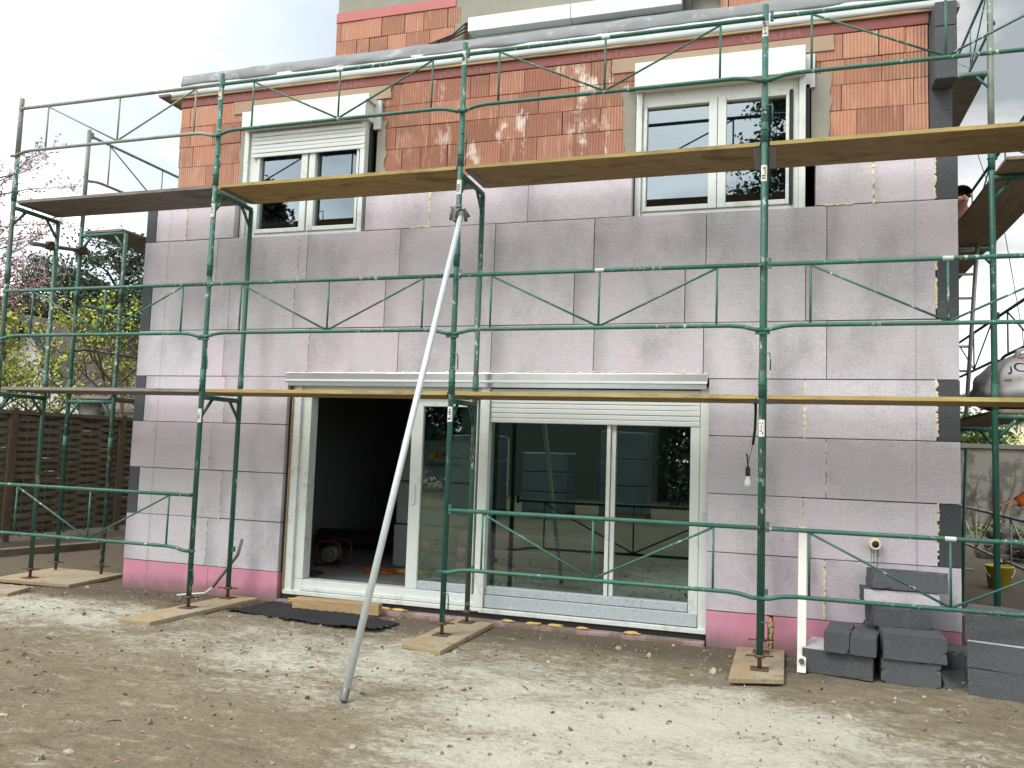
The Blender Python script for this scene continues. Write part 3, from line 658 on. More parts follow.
# side scaffold on the right
SR = thing('side_scaffold', (.58, 1.6, -.3), 'green tube scaffold along the right side wall of the house', 'scaffold')
for j, y in enumerate((.25, 2.83, 5.41)):
    for x in (.30, .87):
        top = 5.0 if (j == 0 and x < .5) else (4.93 if j == 0 else 6.9)
        bm = nb(); standard(bm, x, y, -.16, top, (1.88, 3.9)); st = obj('standard', bm, GREEN, SR)
        if x < .5 and j == 0:
            bm = nb(); tube(bm, [(x, y, 3.95), (x, y, 5.005)], TR+.0012, 12); obj('grey_sleeve', bm, GREYG, st)
        if x > .5 and j == 1:
            bm = nb(); tube(bm, [(x, y, 4.0), (x, y, 6.95)], TR+.0012, 12); obj('grey_sleeve', bm, GREYG, st)
        bm = nb(); jack(bm, x, y, -.285); obj('base_jack', bm, RUST, st)
    for z in (1.722, 3.732) + ((5.76,) if j else ()): ufr(SR, (.30, y), (.87, y), z, GREEN)
for y0, y1 in ((.25, 2.83), (2.83, 5.41)):
    for zt, m in ((.79, RAILW), (2.98, GREEN), (4.80, GREEN)): guard(SR, (.87, y0), (.87, y1), zt, m, False, off=(.045, 0))
    if y0 > 2: guard(SR, (.87, y0), (.87, y1), 6.95, GREEN, False, off=(.045, 0), h=.55)
def sdeck(y0, y1, z, x0, x1, lab, m=SOFF): deck(x0, x1, y0, y1, z, m, lab, 'y')
sdeck(-.12, 2.80, 3.76, .315, .86, 'brown plywood deck at the top of the right side scaffold, beside the house corner')
sdeck(2.86, 5.40, 3.76, .315, .86, 'brown plywood deck further back on the right side scaffold, a person crouching on it')
sdeck(.28, 2.80, 1.757, .315, .86, 'brown plywood deck of the right side scaffold holding the big white bag')
sdeck(2.86, 5.40, 1.757, .315, .86, 'brown plywood deck low at the back of the right side scaffold')
sdeck(2.86, 5.40, 5.79, .315, .86, 'grey brown deck topmost of the right side scaffold', WOODG)

# side scaffold on the left
SL = thing('side_scaffold', (-9.15, 1.6, -.3), 'worn green tube scaffold along the left side wall near the wicker fence', 'scaffold')
for j, y in enumerate((.38, 2.95)):
    for x, top in ((-9.49, 5.06), (-8.82, 3.74)):
        bm = nb(); standard(bm, x, y, -.16, top, (1.2, 1.88, 3.0)); st = obj('standard', bm, GREENW if x > -9 else GREEN, SL)
        if x < -9:
            bm = nb(); tube(bm, [(x, y, 3.85), (x, y, 5.065)], TR+.0012, 12); obj('grey_sleeve', bm, GREYG, st)
        bm = nb(); jack(bm, x, y, -.275); obj('base_jack', bm, RUST, st)
    for z in (1.722, 3.74): ufr(SL, (-9.49, y), (-8.82, y), z, GREEN)
for zt, m in ((2.9, GREENW), (5.0, GREYG)): guard(SL, (-9.49, .38), (-9.49, 2.95), zt, m, False, h=.53)
sdeck(.36, 2.93, 3.77, -9.46, -8.86, 'grey weathered deck at the top of the left side scaffold', WOODG)
sdeck(.36, 2.93, 1.757, -9.46, -8.86, 'grey weathered deck low on the left side scaffold by the fence', WOODG)
T = thing('tie_tube', (-9.35, .08, 3.5), 'short dark tube clamped across two scaffold poles at the left house corner', 'tube')
bm = nb(); tube(bm, [(-9.22, -.55, 3.40), (-9.50, .52, 3.58)], .024, 10); obj('tube', bm, CLAMP, T)
for x, y, z in ((-9.28, -.23, 3.455), (-9.46, .37, 3.555)):
    bm = nb(); box(bm, x-.045, x+.045, y-.05, y+.05, z-.045, z+.045); tube(bm, [(x-.06, y-.06, z-.03), (x+.06, y-.06, z+.03)], .012, 6); obj('coupler', bm, RUST, T, bevel=.012)

# raking prop
T = thing('raking_prop', (-3.98, -2.63, -.3), 'long galvanised steel tube propped at a slant from the soil to the middle scaffold pole', 'prop')
a, b = Vector((-3.985, -2.63, -.27)), Vector((-4.035, -.855, 3.36))
bm = nb(); tube(bm, [a, b], .0245, 14); obj('tube', bm, STEEL, T)
bm = nb(); tube(bm, [a-(b-a).normalized()*.04, a+(b-a).normalized()*.04], .0255, 12); obj('foot', bm, CLAMP, T, bevel=.004)
bm = nb(); box(bm, -4.125, -4.075, -.85, -.75, 3.30, 3.42); tube(bm, [(-4.135, -.86, 3.30), (-4.135, -.86, 3.42)], .012, 8)
tube(bm, [(-4.07, -.88, 3.30), (-4.06, -.91, 3.36), (-4.02, -.91, 3.39), (-3.985, -.89, 3.35), (-3.99, -.86, 3.28)], .016, 8); tube(bm, [(-4.06, -.93, 3.40), (-4.055, -.80, 3.40)], .011, 8); tube(bm, [(-3.99, -.93, 3.38), (-3.975, -.83, 3.33)], .012, 8)
lump(bm, (-4.03, -.92, 3.40), .022, 1); obj('coupler', bm, CLAMP, T)

# pads under the poles
def pad(P, label, t=.036, z=-.298):
    bm = nb(); hexa(bm, [(x, y, z) for x, y in P] + [(x, y, z+t) for x, y in P]); cx = sum(p[0] for p in P)/4; cy = sum(p[1] for p in P)/4
    obj('timber_pad', bm, PADW, loc=(cx, cy, z), bevel=.004, label=label, cat='board', group='boards under the scaffold poles')
pad([(-6.86, -1.46), (-6.52, -1.46), (-6.40, -.06), (-6.74, -.04)], 'long board under the scaffold pole left of the door, its end beside the black mat')
pad([(-4.26, -1.22), (-3.88, -1.32), (-3.86, -.12), (-4.22, -.10)], 'wide yellow board under the middle scaffold pole beside the slanted prop')
pad([(-1.72, -1.16), (-1.34, -1.02), (-1.33, -.02), (-1.71, -.08)], 'dusty board under the scaffold pole nearest the white straightedge')
pad([(-9.55, -.42), (-8.55, -.34), (-8.62, .52), (-9.62, .50)], 'board under the scaffold poles at the left house corner')
pad([(-9.60, -1.10), (-8.62, -1.02), (-8.76, -.62), (-9.60, -.62)], 'board cut off by the left edge of the photo, under the leftmost scaffold pole')
pad([(.86, -1.1), (1.22, -1.1), (1.22, -.1), (.86, -.1)], 'board under the scaffold pole right of the foam block pile')
pad([(.2, .1), (1.0, .1), (1.0, .4), (.2, .4)], 'board under the near poles of the right side scaffold', z=-.32)
pad([(.2, 2.7), (1.0, 2.7), (1.0, 2.95), (.2, 2.95)], 'board under the far poles of the right side scaffold', z=-.32)

# ------------------------------------------------------------------ things on the ground
bm = nb(); N = 22; M_ = 60      # dimpled mat
C4 = [Vector((-6.34, -.66, 0)), Vector((-4.72, -.78, 0)), Vector((-4.66, -.40, 0)), Vector((-6.22, -.06, 0))]
g = []
for j in range(N+1):
    row = []
    for i in range(M_+1):
        s, t = i/M_, j/N; p = C4[0]*(1-s)*(1-t)+C4[1]*s*(1-t)+C4[2]*s*t+C4[3]*(1-s)*t
        z = -.282 + .009*((i+j) % 2) + .025*noise.noise((p.x*2, p.y*3, 1))
        if i in (0, M_) or j in (0, N): p += Vector((noise.noise((i*.3, j*.3, 2))*.05, noise.noise((i*.3, j*.3, 4))*.05, 0))
        row.append(bm.verts.new((p.x, p.y, z)))
    g.append(row)
for j in range(N):
    for i in range(M_): bm.faces.new((g[j][i], g[j][i+1], g[j+1][i+1], g[j+1][i]))
o = obj('drainage_mat', bm, BLACK, loc=(-5.5, -.45, -.3), label='black dimpled plastic mat lying on the soil before the open door', cat='mat')
o.modifiers.new('solid', 'SOLIDIFY').thickness = .006
bm = nb(); hexa(bm, [(-5.84, -.33, -.29), (-4.98, -.20, -.29), (-5.0, -.08, -.29), (-5.86, -.20, -.29), (-5.84, -.33, -.175), (-4.98, -.20, -.185), (-5.0, -.08, -.185), (-5.86, -.20, -.175)])
obj('timber_step', bm, TIMB, loc=(-5.4, -.2, -.29), bevel=.006, label='short sawn timber laid as a step under the open door', cat='timber')
bm = nb(); tube(bm, [(-6.585, -.13, .32), (-6.62, -.14, .16), (-6.85, -.20, -.17)], .015, 10)
T = obj('conduit', bm, m_simple('grey_plastic', (.14, .15, .15), .6), loc=(-6.7, -.2, -.28), label='grey bent conduit standing against the pink plinth left of the door', cat='conduit')
bm = nb(); tube(bm, [(-6.85, -.20, -.17), (-6.93, -.22, -.235), (-7.08, -.26, -.25), (-7.2, -.3, -.265)], .009, 8); obj('cable', bm, WHITE, T)
# straightedge
T = thing('straightedge', (-1.21, -.57, -.3), 'white aluminium straightedge leaning on the wall right of the door', 'straightedge')
bm = nb(); d = .042
hexa(bm, [(-1.243, -.60, -.30), (-1.178, -.60, -.30), (-1.178, -.575, -.30), (-1.243, -.575, -.30), (-1.225, -.035, .76), (-1.16, -.035, .76), (-1.16, -.008, .76), (-1.225, -.008, .76)])
obj('bar', bm, WHITE, T, bevel=.003)
bm = nb(); tube(bm, [(-1.209, -.592, -.22), (-1.209, -.560, -.22)], .02, 12); obj('grip_hole', bm, CLAMP, T)
# hanging bulb
T = thing('hanging_bulb', (-1.585, -.30, 1.76), 'bare light bulb hanging on a black cable beside the right scaffold pole', 'light bulb')
bm = nb(); tube(bm, [(-1.575, -.30, 1.79), (-1.572, -.30, 1.7), (-1.577, -.30, 1.55), (-1.592, -.30, 1.425)], .011, 8); obj('cable', bm, BLACK, T)
bm = nb(); tube(bm, [(-1.592, -.30, 1.43), (-1.61, -.30, 1.35), (-1.628, -.30, 1.27)], .0025, 5); tube(bm, [(-1.645, -.30, 1.35), (-1.635, -.30, 1.33), (-1.63, -.30, 1.25)], .006, 6); obj('wire', bm, BLACK, T)
bm = nb(); lathe(bm, (-1.63, -.30, 1.175), [(.0, .075), (.012, .07), (.019, .055), (.019, .0), (.015, -.01)], 14); obj('socket', bm, BLACK, T)
bm = nb(); lathe(bm, (-1.63, -.30, 1.165), [(.014, 0), (.02, -.02), (.028, -.045), (.03, -.06), (.026, -.08), (.014, -.092), (0, -.096)], 16); obj('bulb', bm, m_simple('opal_glass', (.52, .54, .51), .25), T)

# foam block pile
GRP = 'graphite foam blocks piled by the right corner'
def block(c, sz, rz, label, mat=DARK2, coat=None, rx=0, ry=0):
    x, y, z = c; a, b, h = sz
    bm = nb(); box(bm, -a/2, a/2, -b/2, b/2, 0, h); bmesh.ops.subdivide_edges(bm, edges=bm.edges[:], cuts=9, use_grid_fill=True); sd_ = random.uniform(0, 50)
    for v in bm.verts:
        k = sum((abs(abs(v.co.x)-a/2) < 1e-4, abs(abs(v.co.y)-b/2) < 1e-4, min(abs(v.co.z), abs(v.co.z-h)) < 1e-4)); q = v.co*9+Vector((sd_, 0, 0))
        v.co += noise.noise_vector(q)*(.0015 if k < 2 else .004); n_ = noise.noise(v.co*17+Vector((0, sd_, 0)))
        if k > 1 and n_ > .25: v.co -= (v.co-Vector((0, 0, h/2))).normalized()*.02*(n_-.25)/.3
    if coat == 'top': box(bm, -a/2+.002, a/2-.002, -b/2+.002, b/2-.002, h+.0005, h+.006, 1)
    if coat == 'front': box(bm, -a/2+.002, a/2-.002, -b/2-.006, -b/2-.0005, .002, h-.002, 1)
    m = Matrix.Translation((x, y, z)) @ Matrix.Rotation(R(rz), 4, 'Z') @ Matrix.Rotation(R(rx), 4, 'X') @ Matrix.Rotation(R(ry), 4, 'Y')
    bmesh.ops.transform(bm, verts=bm.verts, matrix=m)
    return obj('insulation_block', bm, [mat, EPS], loc=c, bevel=0, label=label, cat='foam block', group=GRP)
block((-.915, -.36, -.30), (.50, .46, .175), -11, 'long dark foam block with lilac top lying on the soil beside the straightedge', coat='top')
block((-.925, -.38, -.118), (.18, .52, .145), -9, 'short dark foam block left of its pair on the long block')
block((-.738, -.41, -.118), (.18, .52, .14), -10, 'short dark foam block right of its pair on the long block, lilac edged')
block((-.455, -.42, -.305), (.40, .40, .175), 0, 'dark foam block at the foot of the middle stack')
block((-.435, -.42, -.126), (.425, .44, .185), 1, 'dark foam block tipped slightly on the bottom block of the middle stack', ry=1)
block((-.52, -.16, -.30), (.42, .28, .36), 2, 'dark foam block upright behind the middle stack', mat=DARK)
block((-.50, -.20, .062), (.40, .34, .15), 6, 'dark foam block under the lilac faced board in the stack by the wall')
block((-.485, -.20, .215), (.54, .24, .115), 3, 'foam board with lilac face, second from the top of the stack by the wall', coat='front')
block((-.43, -.19, .322), (.54, .30, .155), 4, 'speckled dark foam block topmost of the stack by the wall', ry=1, rx=-6)
block((-.12, -.22, -.30), (.34, .28, .22), 4, 'dark foam block in the gap between the stacks under the house corner', mat=DARK)
block((.235, -.58, -.305), (.58, .42, .185), -15, 'dark foam block at the bottom of the right hand pile')
block((.235, -.56, -.115), (.58, .42, .180), -15, 'lilac topped foam block in the middle of the right hand pile', coat='top')
block((.235, -.53, .073), (.60, .42, .195), -14, 'speckled grey foam block on top of the right hand pile')
block((-.165, -.50, -.285), (.20, .16, .05), 30, 'small grey foam offcut leaning between the two piles', rx=55, mat=DARK2)
block((-.215, -.46, -.30), (.24, .16, .03), 10, 'thin pale foam offcut flat on the soil between the piles', coat='top')

# big bag on the side scaffold
T = thing('bulk_bag', (.60, .75, 1.80), 'big slumped white woven bag on the right side scaffold', 'bag')
bm = nb(); g = bmesh.ops.create_icosphere(bm, subdivisions=4, radius=1)
for v in g['verts']:
    n = v.co.copy(); p = 3.6
    k = (abs(n.x)**p+abs(n.y)**p+abs(n.z)**p)**(-1/p); q = n*k; h = (q.z+1)/2
    w = 1-.20*h**3+.09*noise.noise(q*1.7)+.07*noise.noise(q*4)+.03*noise.noise(q*11)
    zt = .50+.05*noise.noise((q.x*1.5, q.y*1.5, 4))+.05*q.x
    v.co = Vector((.70+.42*q.x*w-.03*h, .80+.60*q.y*w, 1.802+zt*h+.05*noise.noise((q.x*4, q.y*4, 7))*h+.025*noise.noise((q.x*11, q.y*11, 2))*h-.06*h*(q.x*q.x)))
BAGM = m_simple('woven_white_plastic', (.40, .40, .395), .6, v=.2, sc=5, bump=1., bs=7)
B = obj('sack', bm, BAGM, T, smooth=True)
for pts in ([(.50, .50, 2.20), (.53, .44, 2.30), (.60, .44, 2.31), (.63, .52, 2.22)], [(.72, .50, 2.22), (.74, .42, 2.33), (.83, .42, 2.33), (.86, .55, 2.20)]):
    bm = nb(); tube(bm, pts, [.02, .026, .026, .02], 8); obj('handle', bm, BAGM, T, smooth=True)
REDI = m_simple('red_ink', (.35, .05, .05), .7)
from mathutils.bvhtree import BVHTree
BV = BVHTree.FromPolygons([v.co.copy() for v in B.data.vertices], [tuple(p.vertices) for p in B.data.polygons])
def press(o):      # lay a print on the slumped sack
    for v in o.data.vertices:
        h = BV.ray_cast(Vector((v.co.x, -3, v.co.z)), Vector((0, 1, 0)))[0]
        if h: v.co.y = h.y-.004
REDI = m_simple('red_ink', (.35, .05, .05), .7)
press(textmesh('print_mark', 'JC', .12, BLACK, B, (.47, .185, 2.13), Matrix.Rotation(R(8), 4, 'Y') @ FR))
for k, (x, z, w) in enumerate(((.56, 2.22, .10), (.57, 2.195, .07), (.40, 2.02, .05), (.72, 1.98, .10))):
    bm = nb(); n = 8; r = [[bm.verts.new((x-w/2+w*i/n, .2, z+q)) for i in range(n+1)] for q in (0, .012)]
    for i in range(n): bm.faces.new((r[0][i], r[0][i+1], r[1][i+1], r[1][i]))
    press(obj('print_stripe', bm, REDI, B))
# ladder
T = thing('ladder', (.42, 2.3, 1.8), 'grey ladder standing on the lower side deck beside the house corner', 'ladder')
a0, a1 = Vector((.17, 2.50, 1.80)), Vector((.345, 2.66, 3.95)); s = Vector((.34, 0, 0)); LM = m_simple('dull_ladder_steel', (.28, .285, .26), .55, .5)
for q in (Vector(), s):
    bm = nb(); tube(bm, [a0+q, a1+q], .022, 8); obj('rail', bm, LM, T)
for k in range(1, 8):
    c = a0.lerp(a1, k/8); bm = nb(); tube(bm, [c, c+s], .015, 8); obj('rung', bm, LM, T)
# bucket
T = thing('bucket', (1.42, 5.3, -.3), 'yellow plastic bucket on the soil behind the right side scaffold', 'bucket')
bm = nb(); lathe(bm, (1.42, 5.3, -.31), [(0, 0), (.13, 0), (.165, .30), (.175, .30), (.175, .32), (.16, .32), (.13, .02), (0, .02)], 24); obj('shell', bm, m_simple('yellow_plastic', (.36, .265, .02), .5, v=.12), T)
bm = nb(); tube(bm, [(1.42+.175*math.cos(t), 5.3-.05*math.sin(t)-.05, -.02-.16*math.sin(t)) for t in [math.pi*i/10 for i in range(11)]], .005, 6); obj('handle', bm, STEEL, T)
# stake
bm = nb(); tube(bm, [(.635, 3.5, -.35), (.70, 3.5, 1.52)], [.026, .016], 8)
obj('garden_stake', bm, GREEN, loc=(.635, 3.5, -.35), label='dark green stake standing upright beside the house corner', cat='stake')

# inside the room
T = thing('floor_machine', (-6.28, 1.2, -.08), 'small red machine with tube frame on the room floor behind the door', 'machine')
bm = nb()
for y in (1.07, 1.33): tube(bm, [(-6.45, y, -.06), (-6.43, y, .17), (-6.38, y, .21), (-6.18, y, .21), (-6.13, y, .17), (-6.11, y, -.06), (-6.45, y, -.06)], .010, 8)
obj('frame', bm, m_simple('red_frame_paint', (.085, .010, .014), .7), T)
bm = nb(); tube(bm, [(-6.28, 1.08, .06), (-6.28, 1.32, .06)], .09, 18); tube(bm, [(-6.28, 1.05, .06), (-6.28, 1.08, .06)], .035, 12); obj('motor', bm, CLAMP, T)
def coil(name, cx, cy, z, r, n, mat, label, cat, sq=.6):
    pts = []
    for i in range(n*24):
        t = 2*math.pi*i/24; k = r*(1+.25*math.sin(t*.37+cx)); pts.append((cx+k*math.cos(t)+.06*math.sin(t*.21), cy+k*sq*math.sin(t)+.05*math.cos(t*.31), z+.008+.004*(i % 3)))
    bm = nb(); tube(bm, pts, .009, 6); return obj(name, bm, mat, loc=(cx, cy, z), label=label, cat=cat)
coil('extension_cord', -5.62, 1.05, -.08, .17, 5, m_simple('orange_cord', (.26, .055, .015), .5), 'orange extension cord coiled on the room floor behind the slanted prop', 'cord')
coil('cable_coil', -5.28, 1.15, -.08, .14, 4, m_simple('yellow_cord', (.45, .27, .02), .5), 'yellow cable coiled on the room floor beside the orange cord', 'cord')
coil('hose_coil', -6.18, .55, -.08, .09, 4, BLACK, 'dark hose coiled just inside the door at its left jamb', 'hose')
bm = nb(); tube(bm, [(-7.3, 2.6, .06), (-6.4, 2.75, .07), (-5.4, 2.9, .06)], .13, 14)
obj('membrane_roll', bm, BLACK, loc=(-6.4, 2.75, -.08), label='dark roll of membrane lying at the back of the room', cat='roll')
PACK = m_simple('pack_film', (.20, .21, .215), .35, v=.1, sc=5); 
for k in range(3):
    z = -.08+.50*k; T = thing('board_pack', (-5.15, 1.75, z), ['film wrapped board pack at the bottom of the stack behind the door leaf', 'film wrapped board pack in the middle of the stack behind the door leaf', 'film wrapped board pack on top of the stack behind the door leaf'][k], 'board pack', 'board packs inside the room')
    boxo('wrap', (-5.68+.02*k, -4.62+.02*k, 1.5, 2.0, z+.002, z+.49), PACK, T, .02)
    x = -5.30+.02*k
    for q, c in enumerate(((.5, .35, .02), (.45, .12, .03), (.03, .06, .25))): boxo('print_patch', (x+.08*q, x+.10+.08*q, 1.490, 1.498, z+.26+.02*q, z+.33+.015*q), m_simple('print_%s' % ['yellow', 'red', 'blue'][q], c, .5), T, 0)
    boxo('print_patch', (x-.05, x+.42, 1.490, 1.498, z+.185, z+.225), m_simple('print_grey', (.07, .08, .10), .5), T, 0)
for k in range(3): boxo('foam_sheet', (-4.7, -3.15, 1.05+.03*k, 1.65, -.078+.17*k, .088+.17*k), PINK, None, .005, loc=(-3.9, 1.3, -.08+.17*k), label=['pink foam sheet lowest of the pile seen through the door glass', 'pink foam sheet in the middle of the pile seen through the door glass', 'pink foam sheet on top of the pile seen through the door glass'][k], cat='foam sheet', group='pink sheets inside the room')

# ------------------------------------------------------------------ background, left
Fn = thing('wicker_fence', (-12.45, 2.0, -.3), 'dark woven wicker fence along the left side of the plot', 'fence')
PY = [-4.3, -2.1, .1, 2.25, 4.45, 6.65, 8.85]
for y in PY:
    bm = nb(); box(bm, -12.50, -12.40, y-.05, y+.05, -.4, 1.72); obj('post', bm, WICKP, Fn, bevel=.006)
for i in range(len(PY)-1):
    a, b = PY[i]+.06, PY[i+1]-.06; bm = nb(); z = -.22; k = 0
    while z < 1.62:
        h = random.uniform(.05, .085); n = 24; pr = None; ph = math.pi*(k % 2)
        for j in range(n+1):
            t = j/n; y = a+(b-a)*t; x = -12.45+.026*math.sin(t*math.pi*5+ph); zz = z+.010*noise.noise((y*2.3, k*1.7, 3)); hh = h*(1+.22*noise.noise((y*4, k*3.1, 8)))
            cur = [bm.verts.new(q) for q in ((x, y, zz), (x, y, zz+hh), (x-.006, y, zz+hh), (x-.006, y, zz))]
            if pr:
                for m in range(4): bm.faces.new((pr[m], cur[m], cur[(m+1) % 4], pr[(m+1) % 4]))
            pr = cur
        z += h*.86; k += 1
    box(bm, -12.49, -12.41, a, b, 1.62, 1.68)
    for t in (.1, .3, .5, .7, .9): box(bm, -12.462, -12.445, a+(b-a)*t-.012, a+(b-a)*t+.012, -.25, 1.63)
    obj('woven_panel', bm, WICK, Fn)
bm = nb(); hexa(bm, [(-12.0, -2.2, -.33), (-11.85, -2.2, -.33), (-10.72, 2.4, -.33), (-10.87, 2.4, -.33), (-12.0, -2.2, -.2), (-11.85, -2.2, -.2), (-10.72, 2.4, -.2), (-10.87, 2.4, -.2)])
obj('timber_beam', bm, m_wood('dark_beam', (.13, .105, .075), (.06, .05, .035), 'Y'), loc=(-11.3, .1, -.33), bevel=.008, label='long weathered beam lying on the soil along the wicker fence', cat='timber')

def tintleaf(bm, tl, p, s, t, up=0.):
    n = Vector((random.gauss(0, 1), random.gauss(0, 1), random.gauss(0, 1)+up)).normalized(); a = n.orthogonal().normalized(); b = n.cross(a); k = random.uniform(0, 6.28)
    u, v = a*math.cos(k)+b*math.sin(k), b*math.cos(k)-a*math.sin(k); s *= random.uniform(.6, 1.3)
    fc = bm.faces.new([bm.verts.new(p+q) for q in (-u*s, -v*s*.55, u*s, v*s*.55)])
    for lp in fc.loops: lp[tl] = (t, t, t, 1)
def limbs(base, h, spread, n, depth, lean=(0, 0), r0=.1, gn=.62):
    """branching skeleton: list of polylines with radii, and tip points"""
    lines, tips = [], []
    def grow(p, d, ln, r, lv):
        pts, rr = [p], [r]
        for i in range(4):
            d = (d + Vector((random.gauss(0, .13), random.gauss(0, .13), random.gauss(.02, .10)))).normalized(); p = p + d*ln/4; pts.append(p); rr.append(r*(1-.13*(i+1)))
            if lv >= 1: tips.append((p, lv))
        lines.append((pts, rr))
        if lv < depth:
            for k in range(n if lv else n+1):
                az = random.uniform(0, 6.28); out = Vector((math.cos(az), math.sin(az), random.uniform(.0, .75)))*spread
                grow(pts[random.choice((2, 3, 4, 4))], (d*.75+out).normalized(), ln*gn*random.uniform(.8, 1.2), r*.52, lv+1)
    grow(Vector(base), Vector((lean[0], lean[1], 1)).normalized(), h, r0, 0)
    return lines, tips
def tree(name, base, label, cat, h, spread, n, depth, leafm, leaf, per, jit, lean=(0, 0), r0=.1, gn=.62, minlv=1, up=0., group=None, bark=BARK, filt=None):
    T = thing(name, base, label, cat, group)
    lines, tips = limbs(base, h, spread, n, depth, lean, r0, gn)
    bm = nb()
    for i, (p, r) in enumerate(lines):
        if r[0] > .0022: tube(bm, p, [max(q, .003) for q in r], 5 if i else 9, caps=False)
    obj('trunk', bm, bark, T)
    bm = nb(); tl = bm.loops.layers.float_color.new('tint')
    for p, lv in tips:
        if lv < minlv or (filt and not filt(p)): continue
        c = random.random()
        for k in range(per):
            tintleaf(bm, tl, p+Vector((random.gauss(0, jit), random.gauss(0, jit), random.gauss(0, jit*.8))), leaf, min(1, max(0, c*.6+random.uniform(0, .5))), up)
    obj('crown', bm, leafm, T)
LFY = m_leaf('young_leaf', (.20, .25, .025), (.34, .38, .05)); LFP = m_leaf('pink_bud', (.34, .17, .18), (.52, .34, .35)); LFD = m_leaf('pine_needle', (.020, .042, .020), (.055, .085, .042)); LFG = m_leaf('hedge_leaf', (.05, .085, .025), (.12, .17, .05))
random.seed(5)
for k, (x, y, h) in enumerate(((-14.4, 3.6, 1.65), (-13.6, 5.4, 1.75), (-16.4, 5.0, 1.7), (-13.2, 8.4, 1.9))):
    tree('fruit_tree', (x, y, -.35), ['small fruit tree in fresh yellow green leaf, nearest behind the wicker fence', 'young leafy fruit tree behind the fence beside the house corner', 'bare branched fruit tree with young leaves before the white gable', 'thin fruit tree in young leaf at the back by the house edge'][k],
         'tree', h, .9, 3, 5, LFY, .042, 4, .05, lean=(random.uniform(-.2, .2), 0), r0=.10, gn=.74, minlv=4, group='small trees behind the fence', filt=lambda p: random.random() < .32+.3*noise.noise(p*1.6))
T = thing('blossom_tree', (-21.4, 8.0, -.4), 'tall tree with pink buds and bare twigs at the left edge', 'tree')
bm = nb(); tube(bm, [(-21.4, 8, -.4), (-21.3, 8, 2), (-21.0, 8.05, 4.2), (-20.7, 8, 6.5), (-20.3, 8, 8.8)], [.16, .13, .09, .05, .015], 8); lm = bmesh.new(); tl = lm.loops.layers.float_color.new('tint')
for k in range(60):
    z0 = random.uniform(2.8, 8.0); st = Vector((-21.4+.12*z0, 8, z0)); az = random.uniform(0, 6.28); ln = random.uniform(1.6, 3.0)*(1.1-.04*z0)
    d = Vector((math.cos(az)*.95+.12, math.sin(az)*.8, random.uniform(.1, .75))).normalized(); p = st; pts = [p]
    for i in range(6):
        d = (d+Vector((random.gauss(0, .16), random.gauss(0, .16), random.gauss(.03, .12)))).normalized(); p = p+d*ln/6; pts.append(p)
    tube(bm, pts, [.026, .020, .015, .011, .008, .006, .003], 4, caps=False)
    for i in range(2, 7):
        for q in range(3):
            e = pts[i]; dd = (d+Vector((random.gauss(0, .8), random.gauss(0, .8), random.gauss(.1, .6)))).normalized(); tw = [e, e+dd*.22, e+dd*.48+Vector((0, 0, .05))]
            tube(bm, tw, [.005, .004, .002], 3, caps=False)
            for t in range(9):
                if random.random() < .6:
                    c = tw[0].lerp(tw[2], t/8)
                    for r in range(2): tintleaf(lm, tl, c+Vector((random.gauss(0, .025), random.gauss(0, .025), random.gauss(0, .025))), .036, random.random())
obj('trunk', bm, BARK, T); obj('crown', lm, LFP, T)
# spreading dark pine
T = thing('pine_tree', (-24.6, 17, -.4), 'dark spreading pine tree beyond the gabled house', 'tree')
bm = nb(); tube(bm, [(-24.6, 17, -.4), (-24.5, 17, 3), (-24.7, 17.1, 6), (-24.6, 17, 7.6)], [.3, .24, .16, .05], 9); clumps = []
for k in range(140):
    az = random.uniform(0, 6.28); rr = 3.8*math.sqrt(random.random()); z = 5.0+4.0*(1-(rr/4.2)**2)*random.uniform(.2, 1.0)+random.uniform(-.2, .3)
    p = Vector((-24.6+rr*math.cos(az)*1.1, 17+rr*math.sin(az), z)); clumps.append(p); tube(bm, [(-24.6, 17, min(7.3, z-.4-rr*.1)), p.lerp(Vector((-24.6, 17, z)), .5)+Vector((0, 0, -.1)), p], [.06, .04, .015], 5, caps=False)
obj('trunk', bm, BARK, T); bm = nb(); tl = bm.loops.layers.float_color.new('tint')
for p in clumps:
    c = random.random()*.5; sr = random.uniform(.4, .75)
    for k in range(270):
        q = Vector((random.gauss(0, sr*.62), random.gauss(0, sr*.62), random.gauss(0, sr*.30))); tintleaf(bm, tl, p+q, .07, min(1, max(0, c+.5*random.random()+.3*q.z/sr)), .6)
obj('crown', bm, LFD, T)
# gabled house
GH = thing('gabled_house', (-23.45, 14, -.4), 'small white gabled house with dark green bargeboards behind the fence', 'house')
GW = m_simple('white_render', (.52, .51, .49), .9, v=.1, sc=2, dirt=((.3, .29, .27), 2, .55, .4)); TILE = m_simple('grey_brown_tiles', (.115, .095, .085), .9, v=.2, sc=3, bump=.8, bs=9)
ax, az, ex, ez = -23.45, 4.9, 2.35, 2.3
bm = nb(); v0 = [bm.verts.new(p) for p in ((ax-ex+.3, 12.3, -.4), (ax+ex-.3, 12.3, -.4), (ax+ex-.3, 12.3, ez+.25), (ax, 12.3, az-.12), (ax-ex+.3, 12.3, ez+.25))]
v1 = [bm.verts.new(v.co+Vector((0, 8, 0))) for v in v0]; bm.faces.new(v0); bm.faces.new(v1[::-1])
for i in range(5): bm.faces.new((v0[i], v1[i], v1[(i+1) % 5], v0[(i+1) % 5]))
obj('wall', bm, GW, GH)
